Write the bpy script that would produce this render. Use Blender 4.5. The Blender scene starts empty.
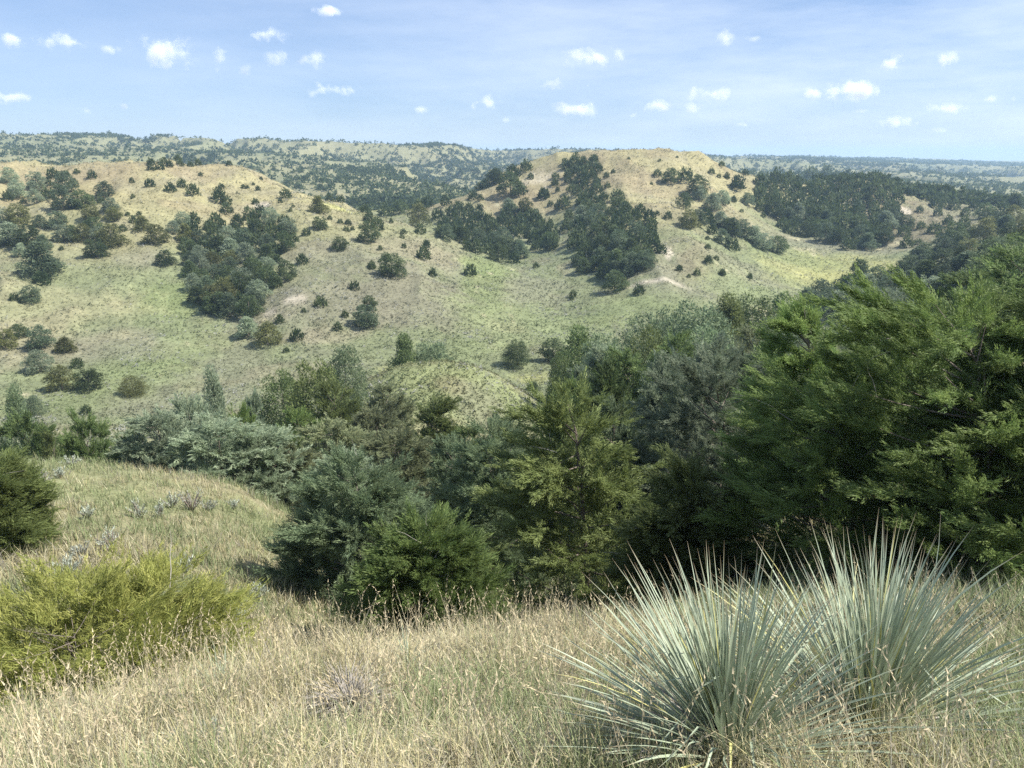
import bpy, math, random
import numpy as np
R = math.radians
SC = bpy.context.scene
COL = SC.collection
F = 745.0                       # focal length in pixels of a 1024 px wide picture
PITCH = R(17.0)
CP, SP = math.cos(PITCH), math.sin(PITCH)
rng = np.random.default_rng(7)

# ------------------------------------------------------------------ noise
def _hash(ix, iy, seed):
    h = (ix * 374761393 + iy * 668265263 + seed * 1442695041) & 0xFFFFFFFF
    h = ((h ^ (h >> 13)) * 1274126177) & 0xFFFFFFFF
    h = h ^ (h >> 16)
    return (h & 0xFFFFFF) / float(0xFFFFFF)
def vnoise(x, y, seed=0):
    x = np.asarray(x, float); y = np.asarray(y, float)
    ix = np.floor(x).astype(np.int64); iy = np.floor(y).astype(np.int64)
    fx = x - ix; fy = y - iy
    fx = fx * fx * fx * (fx * (fx * 6 - 15) + 10); fy = fy * fy * fy * (fy * (fy * 6 - 15) + 10)
    a = _hash(ix, iy, seed); b = _hash(ix + 1, iy, seed)
    c = _hash(ix, iy + 1, seed); d = _hash(ix + 1, iy + 1, seed)
    return (a * (1 - fx) + b * fx) * (1 - fy) + (c * (1 - fx) + d * fx) * fy
def fbm(x, y, seed=0, octv=4):
    s = 0; amp = 1; tot = 0
    for o in range(octv):
        s = s + amp * vnoise(x * 2 ** o + 17.3 * o, y * 2 ** o - 9.1 * o, seed + o); tot += amp; amp *= .5
    return s / tot
def ridged(x, y, seed=0, octv=4):
    s = 0; amp = 1; tot = 0
    for o in range(octv):
        n = 1 - np.abs(2 * vnoise(x * 2 ** o + 31.7 * o, y * 2 ** o + 5.1 * o, seed + o) - 1)
        s = s + amp * n * n; tot += amp; amp *= .5
    return s / tot
def sstep(a, b, x):
    t = np.clip((x - a) / (b - a), 0, 1); return t * t * (3 - 2 * t)

# ------------------------------------------------------------------ the lie of the land
# survey: one line per bearing (bearing given as picture column); each station is (row it is seen at or
# 'z' height, distance ahead in metres); heights between stations are interpolated
def ray(px, py):
    u = (px - 512) / F; v = (py - 384) / F
    return u, CP - v * SP, -SP - v * CP
def stn(px, py, d):
    x, y, z = ray(px, py); k = d / y
    return x * k, d, z * k
SURVEY = {
 -130: [('z',-2.62,2.5),('z',-3.26,3.3),('z',-5.6,6.5),('z',-6.3,9),('z',-7.7,14),('z',-10,24),('z',-18,35),('z',-27,60),('z',-32,95),(355,125),(300,145),(250,172),(200,205),(172,235),('z',-20,310),('z',-25,420),(164,600),(150,800),(137,1000),('z',5,1500),('z',0,4000)],
 0: [('z',-2.62,2.5),('z',-3.16,3.2),('z',-5.5,6.5),('z',-6.3,9),('z',-7.8,14),(462,24),('z',-19,35),('z',-29,60),('z',-33.5,90),('z',-34,112),(330,135),(290,155),(250,180),(210,212),(185,236),(166,258),('z',-18,320),('z',-26,430),(163,600),(150,800),(137,1000),('z',5,1500),('z',0,4000)],
 100: [('z',-2.56,2.5),('z',-3.08,3.4),('z',-5.4,6.5),('z',-6.2,9),('z',-7.7,14),(464,24),('z',-19,35),('z',-29,60),('z',-33.5,90),('z',-34,112),(335,136),(290,156),(250,182),(210,215),(185,240),(167,262),('z',-18,330),('z',-26,440),(165,600),(152,800),(138,1050),('z',5,1500),('z',0,4000)],
 175: [('z',-2.52,2.5),('z',-3.11,3.6),('z',-5.4,6.5),('z',-6.2,9),('z',-7.9,14),(475,24),('z',-19,35),('z',-29,60),('z',-33.5,90),('z',-34.2,118),(330,140),(285,160),(250,186),(215,215),(188,245),(172,270),('z',-14,330),('z',-26,440),(168,620),(153,850),(139,1100),('z',5,1500),('z',0,4000)],
 235: [('z',-2.48,2.5),('z',-3.16,3.8),('z',-5.6,6.5),('z',-6.3,9),('z',-8.2,14),(487,23),('z',-19,35),('z',-28,60),('z',-33,90),('z',-34.3,125),(320,146),(275,170),(243,205),(215,232),(188,262),(164,292),('z',-16,350),('z',-28,450),(172,600),(158,800),(141,1100),('z',5,1500),('z',0,4000)],
 300: [('z',-2.45,2.5),('z',-3.28,4.1),('z',-5.77,6.8),('z',-6.85,9),('z',-8.8,14),('z',-12.2,23),('z',-19,36),('z',-27,60),('z',-32,85),('z',-34,118),(338,136),(300,152),(260,182),(225,215),(203,245),(192,275),('z',-20,320),('z',-28,420),(180,560),(162,800),(143,1150),('z',5,1600),('z',0,4000)],
 350: [('z',-2.42,2.5),('z',-3.26,4.2),('z',-5.76,7.3),('z',-7.55,10),('z',-9.6,15),('z',-13,24),('z',-19,40),('z',-26,62),(388,82),('z',-31,96),('z',-34,118),(340,136),(300,155),(262,185),(232,218),(214,250),('z',-22,290),('z',-28,400),(190,500),(168,780),(145,1150),('z',5,1600),('z',0,4000)],
 400: [('z',-2.4,2.5),('z',-3.31,4.3),('z',-5.9,7.5),('z',-7.75,10.5),('z',-10.2,16),('z',-14,25),('z',-20,42),('z',-25,64),(365,84),('z',-31.5,98),('z',-34,118),(345,133),(300,158),(262,190),(235,225),(218,258),('z',-26,300),('z',-28,400),(200,450),(175,700),(147,1200),('z',5,1600),('z',0,4000)],
 450: [('z',-2.4,2.5),('z',-3.39,4.4),('z',-5.9,7.7),('z',-7.95,10.8),('z',-10.8,17),('z',-15,27),('z',-20,42),('z',-25.5,64),(361,84),('z',-32,100),('z',-34,120),(340,136),(300,162),(270,198),(240,238),('z',-28,265),(215,300),(200,345),('z',-30,420),(182,650),(148,1250),('z',5,1700),('z',0,4000)],
 500: [('z',-2.4,2.5),('z',-3.47,4.5),('z',-5.9,7.9),('z',-8.05,11),('z',-11,17),('z',-16,28),('z',-21,42),('z',-26,64),(378,84),('z',-33,102),('z',-34.2,125),('z',-34.2,150),(300,172),(276,200),(262,232),(240,262),(212,298),(178,345),('z',-24,420),('z',-20,650),(150,1300),('z',0,1800),('z',0,4000)],
 550: [('z',-2.4,2.5),('z',-3.52,4.6),('z',-5.8,8),('z',-8.05,11),('z',-11,17),('z',-16,28),('z',-21.5,42),('z',-26.8,64),('z',-29,84),('z',-33.5,104),('z',-34.2,130),('z',-34.3,175),(266,222),(245,255),(215,292),(180,325),(159,350),('z',-22,430),('z',-15,650),(150,1350),('z',0,1800),('z',0,4000)],
 600: [('z',-2.4,2.5),('z',-3.57,4.7),('z',-5.7,8),('z',-7.65,11),('z',-10.6,17),('z',-15.5,28),('z',-20.5,42),('z',-26,64),('z',-29.5,84),('z',-33.5,106),('z',-34.2,130),(290,186),(265,210),(235,240),(205,275),(175,312),(154,350),('z',-24,430),('z',-15,650),(152,1400),('z',0,2000),('z',0,4000)],
 650: [('z',-2.4,2.5),('z',-3.54,4.7),('z',-5.6,8),('z',-7.35,11),('z',-10.1,17),('z',-14.6,28),('z',-19.5,42),('z',-25,64),('z',-28.5,84),('z',-32,108),('z',-34,135),(293,176),(270,192),(240,220),(205,262),(175,306),(153,352),('z',-24,430),('z',-15,650),(154,1500),('z',0,2000),('z',0,4000)],
 700: [('z',-2.4,2.5),('z',-3.52,4.7),('z',-5.4,8),('z',-6.95,11),('z',-9.4,17),('z',-13.5,28),('z',-18,42),('z',-23.5,64),('z',-27.5,84),('z',-31,110),('z',-34,142),(296,176),(272,190),(242,218),(212,262),(182,312),(158,352),('z',-24,440),('z',-20,700),(157,1900),('z',-8,2400),('z',-10,5000)],
 745: [('z',-2.4,2.5),('z',-3.5,4.7),('z',-5.3,8),('z',-6.65,11),('z',-8.9,17),('z',-12.7,28),('z',-17,42),('z',-22,64),('z',-26,84),('z',-30,110),(314,143),('z',-34.5,166),(276,205),(252,232),(228,270),(202,310),(178,355),('z',-26,450),('z',-20,700),(157,2000),('z',-8,2400),('z',-10,5000)],
 800: [('z',-2.4,2.5),('z',-3.4,4.6),('z',-5.3,8),('z',-6.45,11),('z',-8.4,17),('z',-11.6,28),('z',-15.6,42),('z',-20.5,64),('z',-24,84),('z',-27,108),('z',-30.5,130),('z',-34,165),(272,230),(250,262),(225,300),(200,345),(181,385),('z',-30,470),('z',-22,750),(159,2200),('z',-10,2700),('z',-12,5000)],
 870: [('z',-2.4,2.5),('z',-3.29,4.5),('z',-5.2,8),('z',-6.05,11),('z',-7.8,17),('z',-10.4,28),('z',-13.8,42),('z',-18.5,64),('z',-22,84),('z',-25,102),('z',-28,118),(300,145),('z',-34,185),(268,235),(250,262),(228,300),(204,345),(182,390),('z',-30,470),('z',-24,750),(182,900),(160,2500),('z',-14,3000),('z',-16,5000)],
 940: [('z',-2.4,2.5),('z',-3.19,4.4),('z',-5.1,8),('z',-5.75,11),('z',-7.2,17),('z',-9.3,28),('z',-12.4,42),('z',-16.5,64),('z',-20,84),('z',-23.5,104),('z',-26,118),(276,150),('z',-32,200),(246,255),(222,300),(205,350),(196,390),('z',-34,470),('z',-30,700),(180,1000),(162,2600),('z',-18,3000),('z',-20,5000)],
 1024: [('z',-2.4,2.5),('z',-3.12,4.3),('z',-5,8),('z',-5.45,11),('z',-6.6,17),('z',-8.4,28),('z',-11,42),('z',-15,64),('z',-18,84),('z',-21.5,104),('z',-22,120),(242,165),('z',-26,215),(225,280),(214,330),(205,385),('z',-34,470),('z',-34,700),(186,1000),(165,2700),('z',-25,3200),('z',-25,5000)],
 1160: [('z',-2.4,2.5),('z',-3.05,4.2),('z',-4.9,8),('z',-5.25,11),('z',-6.2,17),('z',-7.6,28),('z',-9.6,42),('z',-13,64),('z',-16,84),('z',-18,104),('z',-18,120),('z',-13,165),('z',-16,215),('z',-20,300),('z',-22,385),('z',-34,470),('z',-34,700),(186,1000),(167,2700),('z',-25,3200),('z',-25,5000)],
}
pts = []
for px, st in SURVEY.items():
    for s in st:
        if s[0] == 'z':
            y = s[2]; x = (px - 512) / F * y / CP * (1.0) ; z = s[1]
            # bearing of a picture column depends slightly on depth below the eye
            u = (px - 512) / F; x = u * (y * CP - z * SP)
        else:
            x, y, z = stn(px, s[0], s[1])
        pts.append((math.atan2(x, y), math.log(math.hypot(x, y)), z / math.hypot(x, y)))
pts = np.array(pts)
SA, SL, EPS = 1.5, 1.0, 0.04
PA = np.stack([pts[:, 0] * SA, pts[:, 1] * SL], 1)
def _k(A, B):
    d2 = ((A[:, None, :] - B[None, :, :]) ** 2).sum(2)
    return np.sqrt(d2 + EPS ** 2)
N = len(PA)
M = np.zeros((N + 3, N + 3)); M[:N, :N] = _k(PA, PA); M[:N, N] = 1; M[:N, N + 1:] = PA
M[N, :N] = 1; M[N + 1:, :N] = PA.T
M[:N, :N] -= np.eye(N) * 0.0005
W = np.linalg.solve(M, np.concatenate([pts[:, 2], [0, 0, 0]]))
AMAX = 0.80
# coarse table of the interpolant
ca = np.linspace(-AMAX, AMAX, 261); cl = np.linspace(math.log(2.4), math.log(5200), 420)
GA, GL = np.meshgrid(ca, cl, indexing='ij')
G = np.stack([GA.ravel() * SA, GL.ravel() * SL], 1)
TAB = np.concatenate([_k(g, PA) @ W[:N] + W[N] + g @ W[N + 1:] for g in np.array_split(G, 40)]).reshape(GA.shape)
def base_h(x, y):
    r = np.hypot(x, y); a0 = np.arctan2(x, y)
    a = np.clip(a0, -AMAX + 1e-4, AMAX - 1e-4); rr = np.clip(r, 2.5, 5100)
    fi = (a + AMAX) / (2 * AMAX) * (len(ca) - 1); fj = (np.log(rr) - cl[0]) / (cl[-1] - cl[0]) * (len(cl) - 1)
    i = np.clip(fi.astype(int), 0, len(ca) - 2); j = np.clip(fj.astype(int), 0, len(cl) - 2)
    fi = fi - i; fj = fj - j
    t = (TAB[i, j] * (1 - fi) + TAB[i + 1, j] * fi) * (1 - fj) + (TAB[i, j + 1] * (1 - fi) + TAB[i + 1, j + 1] * fi) * fj
    z = t * rr
    near = r < 2.5
    z = np.where(near, -1.6 + (z + 1.6) * r / 2.5, z)
    w = sstep(1.3, 2.2, np.abs(a0))
    return z * (1 - w) + (-1.6 - .03 * np.minimum(r, 800)) * w
def incision(x, y):
    """1 on the flat divides, 0 in the gully bottoms of the far tableland"""
    wx = (fbm(x / 150, y / 150, 25, 3) - .5) * 90
    return np.clip((ridged((x + wx) / 230, (y + wx) / 330, 21, 5) - .18) / .32, 0, 1)
def height(x, y):
    x = np.asarray(x, float); y = np.asarray(y, float)
    r = np.hypot(x, y)
    z = base_h(x, y)
    # small relief growing with distance
    z = z + (fbm(x / 1.7, y / 1.7, 3, 3) - .5) * .16 * sstep(1.5, 6, r)
    z = z + (fbm(x / 9, y / 9, 5, 4) - .5) * 1.1 * sstep(20, 70, r)
    hill = sstep(-33.5, -26, z)
    z = z + (ridged(x / 46 + .1 * z / 10, y / 46, 9, 5) - .45) * 6.8 * sstep(110, 170, r) * hill
    far = sstep(430, 750, r)
    n_ = incision(x, y)
    z = z + ((n_ - 1) * 40 + 3) * far * (1 - .45 * sstep(1000, 2500, r))
    z = z + (ridged(x / 1100, y / 900, 33, 4) - .45) * 18 * sstep(1600, 2600, r)
    return z
def hit(px, py, dmin=2.0, dmax=5000, n=3000):
    """first point of the ground in the direction of a picture position"""
    rx, ry, rz = ray(px, py)
    d = np.exp(np.linspace(math.log(dmin), math.log(dmax), n))
    k = d / ry
    x = rx * k; z = rz * k
    h = height(x, d)
    below = np.nonzero(z < h)[0]
    if len(below) == 0 or below[0] == 0:
        i = n - 1 if len(below) == 0 else 0
        return None
    i = below[0]
    t = (z[i - 1] - h[i - 1]) / ((z[i - 1] - h[i - 1]) - (z[i] - h[i]) + 1e-9)
    dd = d[i - 1] + (d[i] - d[i - 1]) * t
    xx = rx * dd / ry
    return float(xx), float(dd), float(height(xx, dd))
def project(x, y, z):
    c = y * CP - z * SP
    return 512 + F * x / c, 384 - F * (y * SP + z * CP) / c

# ------------------------------------------------------------------ helpers
def mesh_obj(name, V, faces=None, mat=None, parent=None, quads=None, tris=None, attrs=None, smooth=False, mats=None, matidx=None):
    """V (n,3); quads (m,4) and/or tris (k,3) index arrays"""
    me = bpy.data.meshes.new(name)
    V = np.asarray(V, np.float32)
    me.vertices.add(len(V)); me.vertices.foreach_set('co', V.ravel())
    loops = []; starts = []; tot = 0
    if quads is not None and len(quads):
        q = np.asarray(quads, np.int32); loops.append(q.ravel()); starts.append(np.arange(len(q), dtype=np.int32) * 4); tot = q.size
    if tris is not None and len(tris):
        t = np.asarray(tris, np.int32); loops.append(t.ravel()); starts.append(tot + np.arange(len(t), dtype=np.int32) * 3)
    loops = np.concatenate(loops); starts = np.concatenate(starts)
    me.loops.add(len(loops)); me.loops.foreach_set('vertex_index', loops)
    me.polygons.add(len(starts)); me.polygons.foreach_set('loop_start', starts)
    if matidx is not None: me.polygons.foreach_set('material_index', np.asarray(matidx, np.int32))
    if smooth: me.polygons.foreach_set('use_smooth', np.ones(len(starts), bool))
    me.update(calc_edges=True)
    for k, a in (attrs or {}).items():
        a = np.asarray(a, np.float32)
        if a.ndim == 2:
            at = me.color_attributes.new(k, 'FLOAT_COLOR', 'POINT')
            if a.shape[1] == 3: a = np.concatenate([a, np.ones((len(a), 1), np.float32)], 1)
            at.data.foreach_set('color', a.ravel())
        else:
            at = me.attributes.new(k, 'FLOAT', 'POINT'); at.data.foreach_set('value', a)
    for m in (mats or [mat]): me.materials.append(m)
    o = bpy.data.objects.new(name, me); COL.objects.link(o)
    if parent is not None: o.parent = parent
    return o
def tag(o, label=None, cat=None, group=None, kind=None):
    if label: o['label'] = label
    if cat: o['category'] = cat
    if group: o['group'] = group
    if kind: o['kind'] = kind
    return o
def empty(name, loc, rz=0.0, s=1.0):
    o = bpy.data.objects.new(name, None); COL.objects.link(o)
    o.location = loc; o.rotation_euler = (0, 0, rz); o.scale = (s, s, s) if np.isscalar(s) else s
    o.empty_display_size = .2
    return o
class NT:
    def __init__(s, m): s.t = m.node_tree; s.n = s.t.nodes; s.l = s.t.links
    def add(s, typ, **kw):
        n = s.n.new(typ)
        for k, v in kw.items():
            if k == 'inp':
                for a, b in v.items(): n.inputs[a].default_value = b
            else: setattr(n, k, v)
        return n
    def link(s, a, b): s.l.new(a, b)
    def mix(s, fac, a, b, mode='MIX'):
        n = s.add('ShaderNodeMix', data_type='RGBA', blend_type=mode)
        for i, v in ((0, fac), (6, a), (7, b)):
            if hasattr(v, 'is_linked') or hasattr(v, 'links'): s.link(v, n.inputs[i])
            elif i == 0: n.inputs[0].default_value = v
            else: n.inputs[i].default_value = (*v, 1) if len(v) == 3 else v
        return n.outputs[2]
    def noise(s, vec, scale, detail=3, rough=.55):
        n = s.add('ShaderNodeTexNoise', inp={'Scale': scale, 'Detail': detail, 'Roughness': rough})
        s.link(vec, n.inputs['Vector']); return n.outputs['Fac']
    def ramp(s, fac, lo, hi, a=0.0, b=1.0):
        n = s.add('ShaderNodeMapRange', inp={'From Min': lo, 'From Max': hi, 'To Min': a, 'To Max': b})
        s.link(fac, n.inputs['Value']); return n.outputs['Result']
def newmat(name):
    m = bpy.data.materials.new(name); m.use_nodes = True
    return m, NT(m), m.node_tree.nodes['Principled BSDF']
# ------------------------------------------------------------------ ground
az = np.concatenate([np.linspace(-math.pi, -.82, 50)[:-1], np.linspace(-.82, .82, 760), np.linspace(.82, math.pi, 50)[1:-1]])
NR = 760
rad = np.exp(np.linspace(math.log(.35), math.log(4700), NR))
AA, RR = np.meshgrid(az, rad, indexing='ij')
gx = RR * np.sin(AA); gy = RR * np.cos(AA)
gz = height(gx, gy)
na = len(az)
idx = np.arange(na * NR).reshape(na, NR)
nxt = np.roll(idx, -1, axis=0)
Q = np.stack([idx[:, :-1], idx[:, 1:], nxt[:, 1:], nxt[:, :-1]], -1).reshape(-1, 4)[:, ::-1]
V = np.stack([gx, gy, gz], -1).reshape(-1, 3)
centre = len(V); V = np.concatenate([V, [[0, 0, -1.6]]])
T = np.stack([np.full(na, centre), idx[:, 0], nxt[:, 0]], -1)[:, ::-1]

GOLD = np.array([.365, .325, .160]); STRAW = np.array([.375, .34, .19]); GREEN = np.array([.205, .245, .105])
SAGE = np.array([.235, .228, .155]); RUST = np.array([.30, .245, .145]); CREAM = np.array([.60, .53, .41])
YELL = np.array([.44, .43, .16]); DUN = np.array([.29, .26, .165]); LUSH = np.array([.195, .24, .09])
def ground_col(x, y, z):
    r = np.hypot(x, y); a = np.arctan2(x, y); L = np.log(np.maximum(r, 1))
    n1 = fbm(x / 30, y / 30, 41, 4); n2 = fbm(x / 8, y / 8, 51, 4); n3 = fbm(x / 2.2, y / 2.2, 61, 3)
    up = sstep(-30, -11, z + (n1 - .5) * 16)[..., None]
    c = (SAGE * .35 + GREEN * .65) * (1 - up) + (GOLD * .6 + STRAW * .4) * up
    c = c * (1 - (.5 * sstep(.5, .62, n1) * (1 - up[..., 0]))[..., None]) + SAGE * (.5 * sstep(.5, .62, n1) * (1 - up[..., 0]))[..., None]
    w = (sstep(.53, .66, fbm(x / 16, y / 16, 71, 4)) * .75 * up[..., 0])[..., None]
    c = c * (1 - w) + (RUST * .7 + GOLD * .3) * w
    w = (sstep(.52, .66, n2) * .45)[..., None]
    c = c * (1 - w) + DUN * w
    for (px, py, sa, sl, colr, wt) in PATCH:
        if (px, py) not in _pc: _pc[(px, py)] = hit(px, py)
        h = _pc[(px, py)]
        if h is None: continue
        a0 = math.atan2(h[0], h[1]); L0 = math.log(math.hypot(h[0], h[1]))
        g = np.exp(-.5 * (((a - a0) / sa) ** 2 + ((L - L0) / sl) ** 2)) + (n2 - .5) * .55 + (n3 - .5) * .45 + (n1 - .5) * .5
        w = (sstep(.25, .80, g) * wt * .85)[..., None]
        c = c * (1 - w) + colr * w
    c = c * (.80 + .4 * n3[..., None])
    # distant country
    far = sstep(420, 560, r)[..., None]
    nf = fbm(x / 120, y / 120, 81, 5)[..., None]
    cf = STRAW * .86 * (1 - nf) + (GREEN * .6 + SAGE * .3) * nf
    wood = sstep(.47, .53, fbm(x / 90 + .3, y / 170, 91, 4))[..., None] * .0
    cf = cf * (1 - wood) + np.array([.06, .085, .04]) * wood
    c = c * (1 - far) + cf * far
    # near slope and bench: straw with green
    nb = 1 - sstep(26, 40, r)[..., None]
    n4 = fbm(x / 2.6, y / 2.6, 101, 4)[..., None]
    cb = STRAW * .62 * (1 - sstep(.35, .65, n4)) + np.array([.22, .225, .11]) * sstep(.35, .65, n4)
    c = c * (1 - nb) + cb * nb
    nb = 1 - sstep(5.5, 7, r)[..., None]
    c = c * (1 - nb) + np.array([.20, .175, .12]) * (.7 + .6 * n4) * nb
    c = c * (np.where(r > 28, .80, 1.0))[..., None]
    lum = c.mean(-1, keepdims=True)
    return c * .97 + lum * .03
_pc = {}
# (picture column, row) of the middle, angular half width, half depth in ln(distance)
PATCH = [
 (170,300,.035,.07,LUSH*1.1,.75),(160,345,.06,.10,GREEN,.7),(60,390,.10,.09,GREEN*1.05,.6),(110,345,.04,.06,SAGE,.7),
 (40,345,.06,.05,DUN,.5),(60,310,.08,.07,STRAW,.5),(140,262,.03,.04,SAGE,.6),
 (400,290,.10,.12,SAGE*.78+RUST*.14,.85),(340,300,.07,.09,SAGE*.78+RUST*.14,.85),(330,255,.06,.06,SAGE*.85+RUST*.08,.8),(420,255,.05,.07,DUN,.7),
 (330,335,.035,.025,DUN,.6),(480,285,.025,.10,LUSH,.75),(490,268,.03,.05,LUSH*1.15,.7),(540,330,.10,.10,GREEN*1.1,.75),(450,352,.06,.06,GREEN,.6),
 (530,378,.03,.04,YELL*.85,.6),(640,310,.10,.06,GREEN,.7),(700,275,.05,.07,SAGE*.95,.75),(695,265,.02,.04,RUST*.8,.6),
 (620,255,.06,.05,DUN,.5),(740,290,.05,.06,GREEN*1.1,.6),(800,272,.05,.09,YELL*.8+GREEN*.2,.6),(850,272,.05,.09,YELL*.95,.75),(790,258,.06,.04,GREEN,.6),
 (860,248,.05,.03,SAGE,.7),(900,225,.05,.10,RUST*.72,.75),(950,215,.03,.10,DUN*.8,.8),(870,200,.05,.06,RUST*.7,.7),
 (550,190,.03,.05,RUST,.6),(510,195,.03,.05,RUST*.95,.6),(650,185,.06,.03,RUST*1.05,.6),(540,180,0.0216,0.0144,CREAM,.5),
 (600,165,.04,.05,RUST*.95,.4),(300,190,.025,.03,RUST,.6),(325,195,.015,.02,RUST,.8),(90,168,.09,.03,RUST,.65),(60,180,.06,.02,RUST,.5),
 (262,205,0.0086,0.0158,CREAM,.9),(303,193,0.0065,0.0115,CREAM,.85),(232,157,0.0144,0.0072,CREAM,.8),(298,300,0.0130,0.0086,CREAM*.95,.85),(270,313,0.0058,0.0086,CREAM*.8,.7),
 (668,254,0.0058,0.0158,CREAM,.9),(655,281,0.0288,0.0058,CREAM*.95,.9),(640,268,0.0144,0.0058,CREAM*.9,.5),(906,211,0.0043,0.0216,CREAM,.8),(545,192,0.0029,0.0216,CREAM,.7),
 (735,168,0.0058,0.0144,CREAM,.7),(840,188,.03,.01,RUST*.85,.6),(340,208,.03,.02,YELL,.9),(390,212,.03,.02,YELL,.8),
 (440,385,.12,.09,GREEN*1.1,.85),(450,385,.02,.025,RUST*.8,.5),(480,405,.03,.05,SAGE,.6),(390,368,.02,.02,YELL*.8,.4),
 (770,312,.03,.02,STRAW*1.05,.8),(905,320,.015,.02,YELL*.8,.7),
 (50,460,.09,.045,STRAW*1.2,.8),(40,470,0.0360,0.0288,CREAM*.85,.4),(220,555,.06,.12,np.array([.27,.30,.09]),.65),(200,520,.12,.12,np.array([.28,.29,.12]),.45),
 (120,520,.08,.12,np.array([.31,.27,.20]),.55),(220,535,.05,.06,np.array([.30,.26,.17]),.5),(640,350,.03,.03,STRAW,.7),(510,330,.02,.02,STRAW,.3)]
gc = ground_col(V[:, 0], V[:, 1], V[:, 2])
m, nt, bs = newmat('loess_grassland')
at = nt.add('ShaderNodeAttribute', attribute_name='Col')
geo = nt.add('ShaderNodeNewGeometry')
pos = geo.outputs['Position']
f1 = nt.noise(pos, 1.4, 5, .65); f2 = nt.noise(pos, .22, 4, .6); f3 = nt.noise(pos, 14.0, 4, .7)
v1 = nt.ramp(f1, .3, .7, .72, 1.25); v2 = nt.ramp(f2, .3, .7, .85, 1.14); v3 = nt.ramp(f3, .3, .7, .75, 1.2)
mu = nt.add('ShaderNodeMath', operation='MULTIPLY'); nt.link(v1, mu.inputs[0]); nt.link(v2, mu.inputs[1])
mu2 = nt.add('ShaderNodeMath', operation='MULTIPLY'); nt.link(mu.outputs[0], mu2.inputs[0]); nt.link(v3, mu2.inputs[1])
vm = nt.add('ShaderNodeVectorMath', operation='SCALE'); nt.link(at.outputs['Color'], vm.inputs[0]); nt.link(mu2.outputs[0], vm.inputs['Scale'])
nt.link(vm.outputs[0], bs.inputs['Base Color']); bs.inputs['Roughness'].default_value = .95; bs.inputs['Specular IOR Level'].default_value = .15
bp = nt.add('ShaderNodeBump', inp={'Strength': .6, 'Distance': .35}); nt.link(f1, bp.inputs['Height']); nt.link(bp.outputs[0], bs.inputs['Normal'])
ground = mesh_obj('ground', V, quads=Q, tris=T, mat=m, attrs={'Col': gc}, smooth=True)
tag(ground, 'rolling loess hills and canyon floor under dry golden and green grass', 'ground', kind='structure')
# ------------------------------------------------------------------ junipers
def foliage_mat(name, base, alt):
    m, nt, bs = newmat(name)
    at = nt.add('ShaderNodeAttribute', attribute_name='tint'); oi = nt.add('ShaderNodeObjectInfo')
    c = nt.mix(at.outputs['Fac'], base, alt)
    tc = nt.add('ShaderNodeTexCoord')
    n = nt.noise(tc.outputs['Object'], 2.2, 3, .6)
    v = nt.ramp(n, .3, .7, .72, 1.28)
    rv = nt.ramp(oi.outputs['Random'], 0, 1, .68, 1.32)
    mu = nt.add('ShaderNodeMath', operation='MULTIPLY'); nt.link(v, mu.inputs[0]); nt.link(rv, mu.inputs[1])
    vm = nt.add('ShaderNodeVectorMath', operation='SCALE'); nt.link(c, vm.inputs[0]); nt.link(mu.outputs[0], vm.inputs['Scale'])
    nt.link(vm.outputs[0], bs.inputs['Base Color'])
    bs.inputs['Roughness'].default_value = .62; bs.inputs['Specular IOR Level'].default_value = .3
    tr = nt.add('ShaderNodeBsdfTranslucent'); nt.link(vm.outputs[0], tr.inputs['Color'])
    mx = nt.add('ShaderNodeMixShader', inp={'Fac': .42})
    nt.link(bs.outputs[0], mx.inputs[1]); nt.link(tr.outputs[0], mx.inputs[2])
    nt.link(mx.outputs[0], m.node_tree.nodes['Material Output'].inputs['Surface'])
    return m
FM = {
 'b': foliage_mat('foliage_blue_green', (.082, .118, .066), (.155, .195, .110)),
 's': foliage_mat('foliage_silver_green', (.190, .240, .150), (.320, .370, .240)),
 'g': foliage_mat('foliage_dark_green', (.060, .092, .036), (.125, .160, .064)),
 'o': foliage_mat('foliage_olive', (.105, .120, .040), (.190, .195, .072)),
 'l': foliage_mat('foliage_fresh_green', (.125, .190, .055), (.245, .315, .100)),
 'y': foliage_mat('foliage_yellow_green', (.185, .205, .050), (.320, .320, .092)),
 'p': foliage_mat('foliage_pale_olive', (.175, .205, .105), (.290, .310, .165)),
 'G': foliage_mat('foliage_green_lit', (.102, .152, .054), (.205, .262, .100)),  # lightened copy of the dark green, brighter light put into the colour
 'B': foliage_mat('foliage_blue_green_lit', (.135, .190, .102), (.250, .310, .165)),  # same blue-green as on the hills, painted lighter for nearer trees
 'M': foliage_mat('foliage_warm_green_lit', (.120, .155, .052), (.225, .265, .092)),  # greener olive, also painted lighter to brighten the nearer trees
}
CN = {'b': 'blue-green', 's': 'silvery', 'g': 'dark green', 'o': 'olive', 'l': 'fresh green', 'y': 'yellow-green', 'p': 'pale olive', 'G': 'mid-green', 'B': 'blue-green', 'M': 'warm green'}
bark, _nt, _b = newmat('juniper_bark')
_g = _nt.add('ShaderNodeTexCoord'); _n = _nt.noise(_g.outputs['Object'], 22, 4, .6)
_nt.link(_nt.mix(_nt.ramp(_n, .3, .7), (.11, .085, .065), (.24, .20, .165)), _b.inputs['Base Color']); _b.inputs['Roughness'].default_value = .9
greywood, _nt, _b = newmat('weathered_wood'); _b.inputs['Base Color'].default_value = (.36, .33, .29, 1); _b.inputs['Roughness'].default_value = .9

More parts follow.
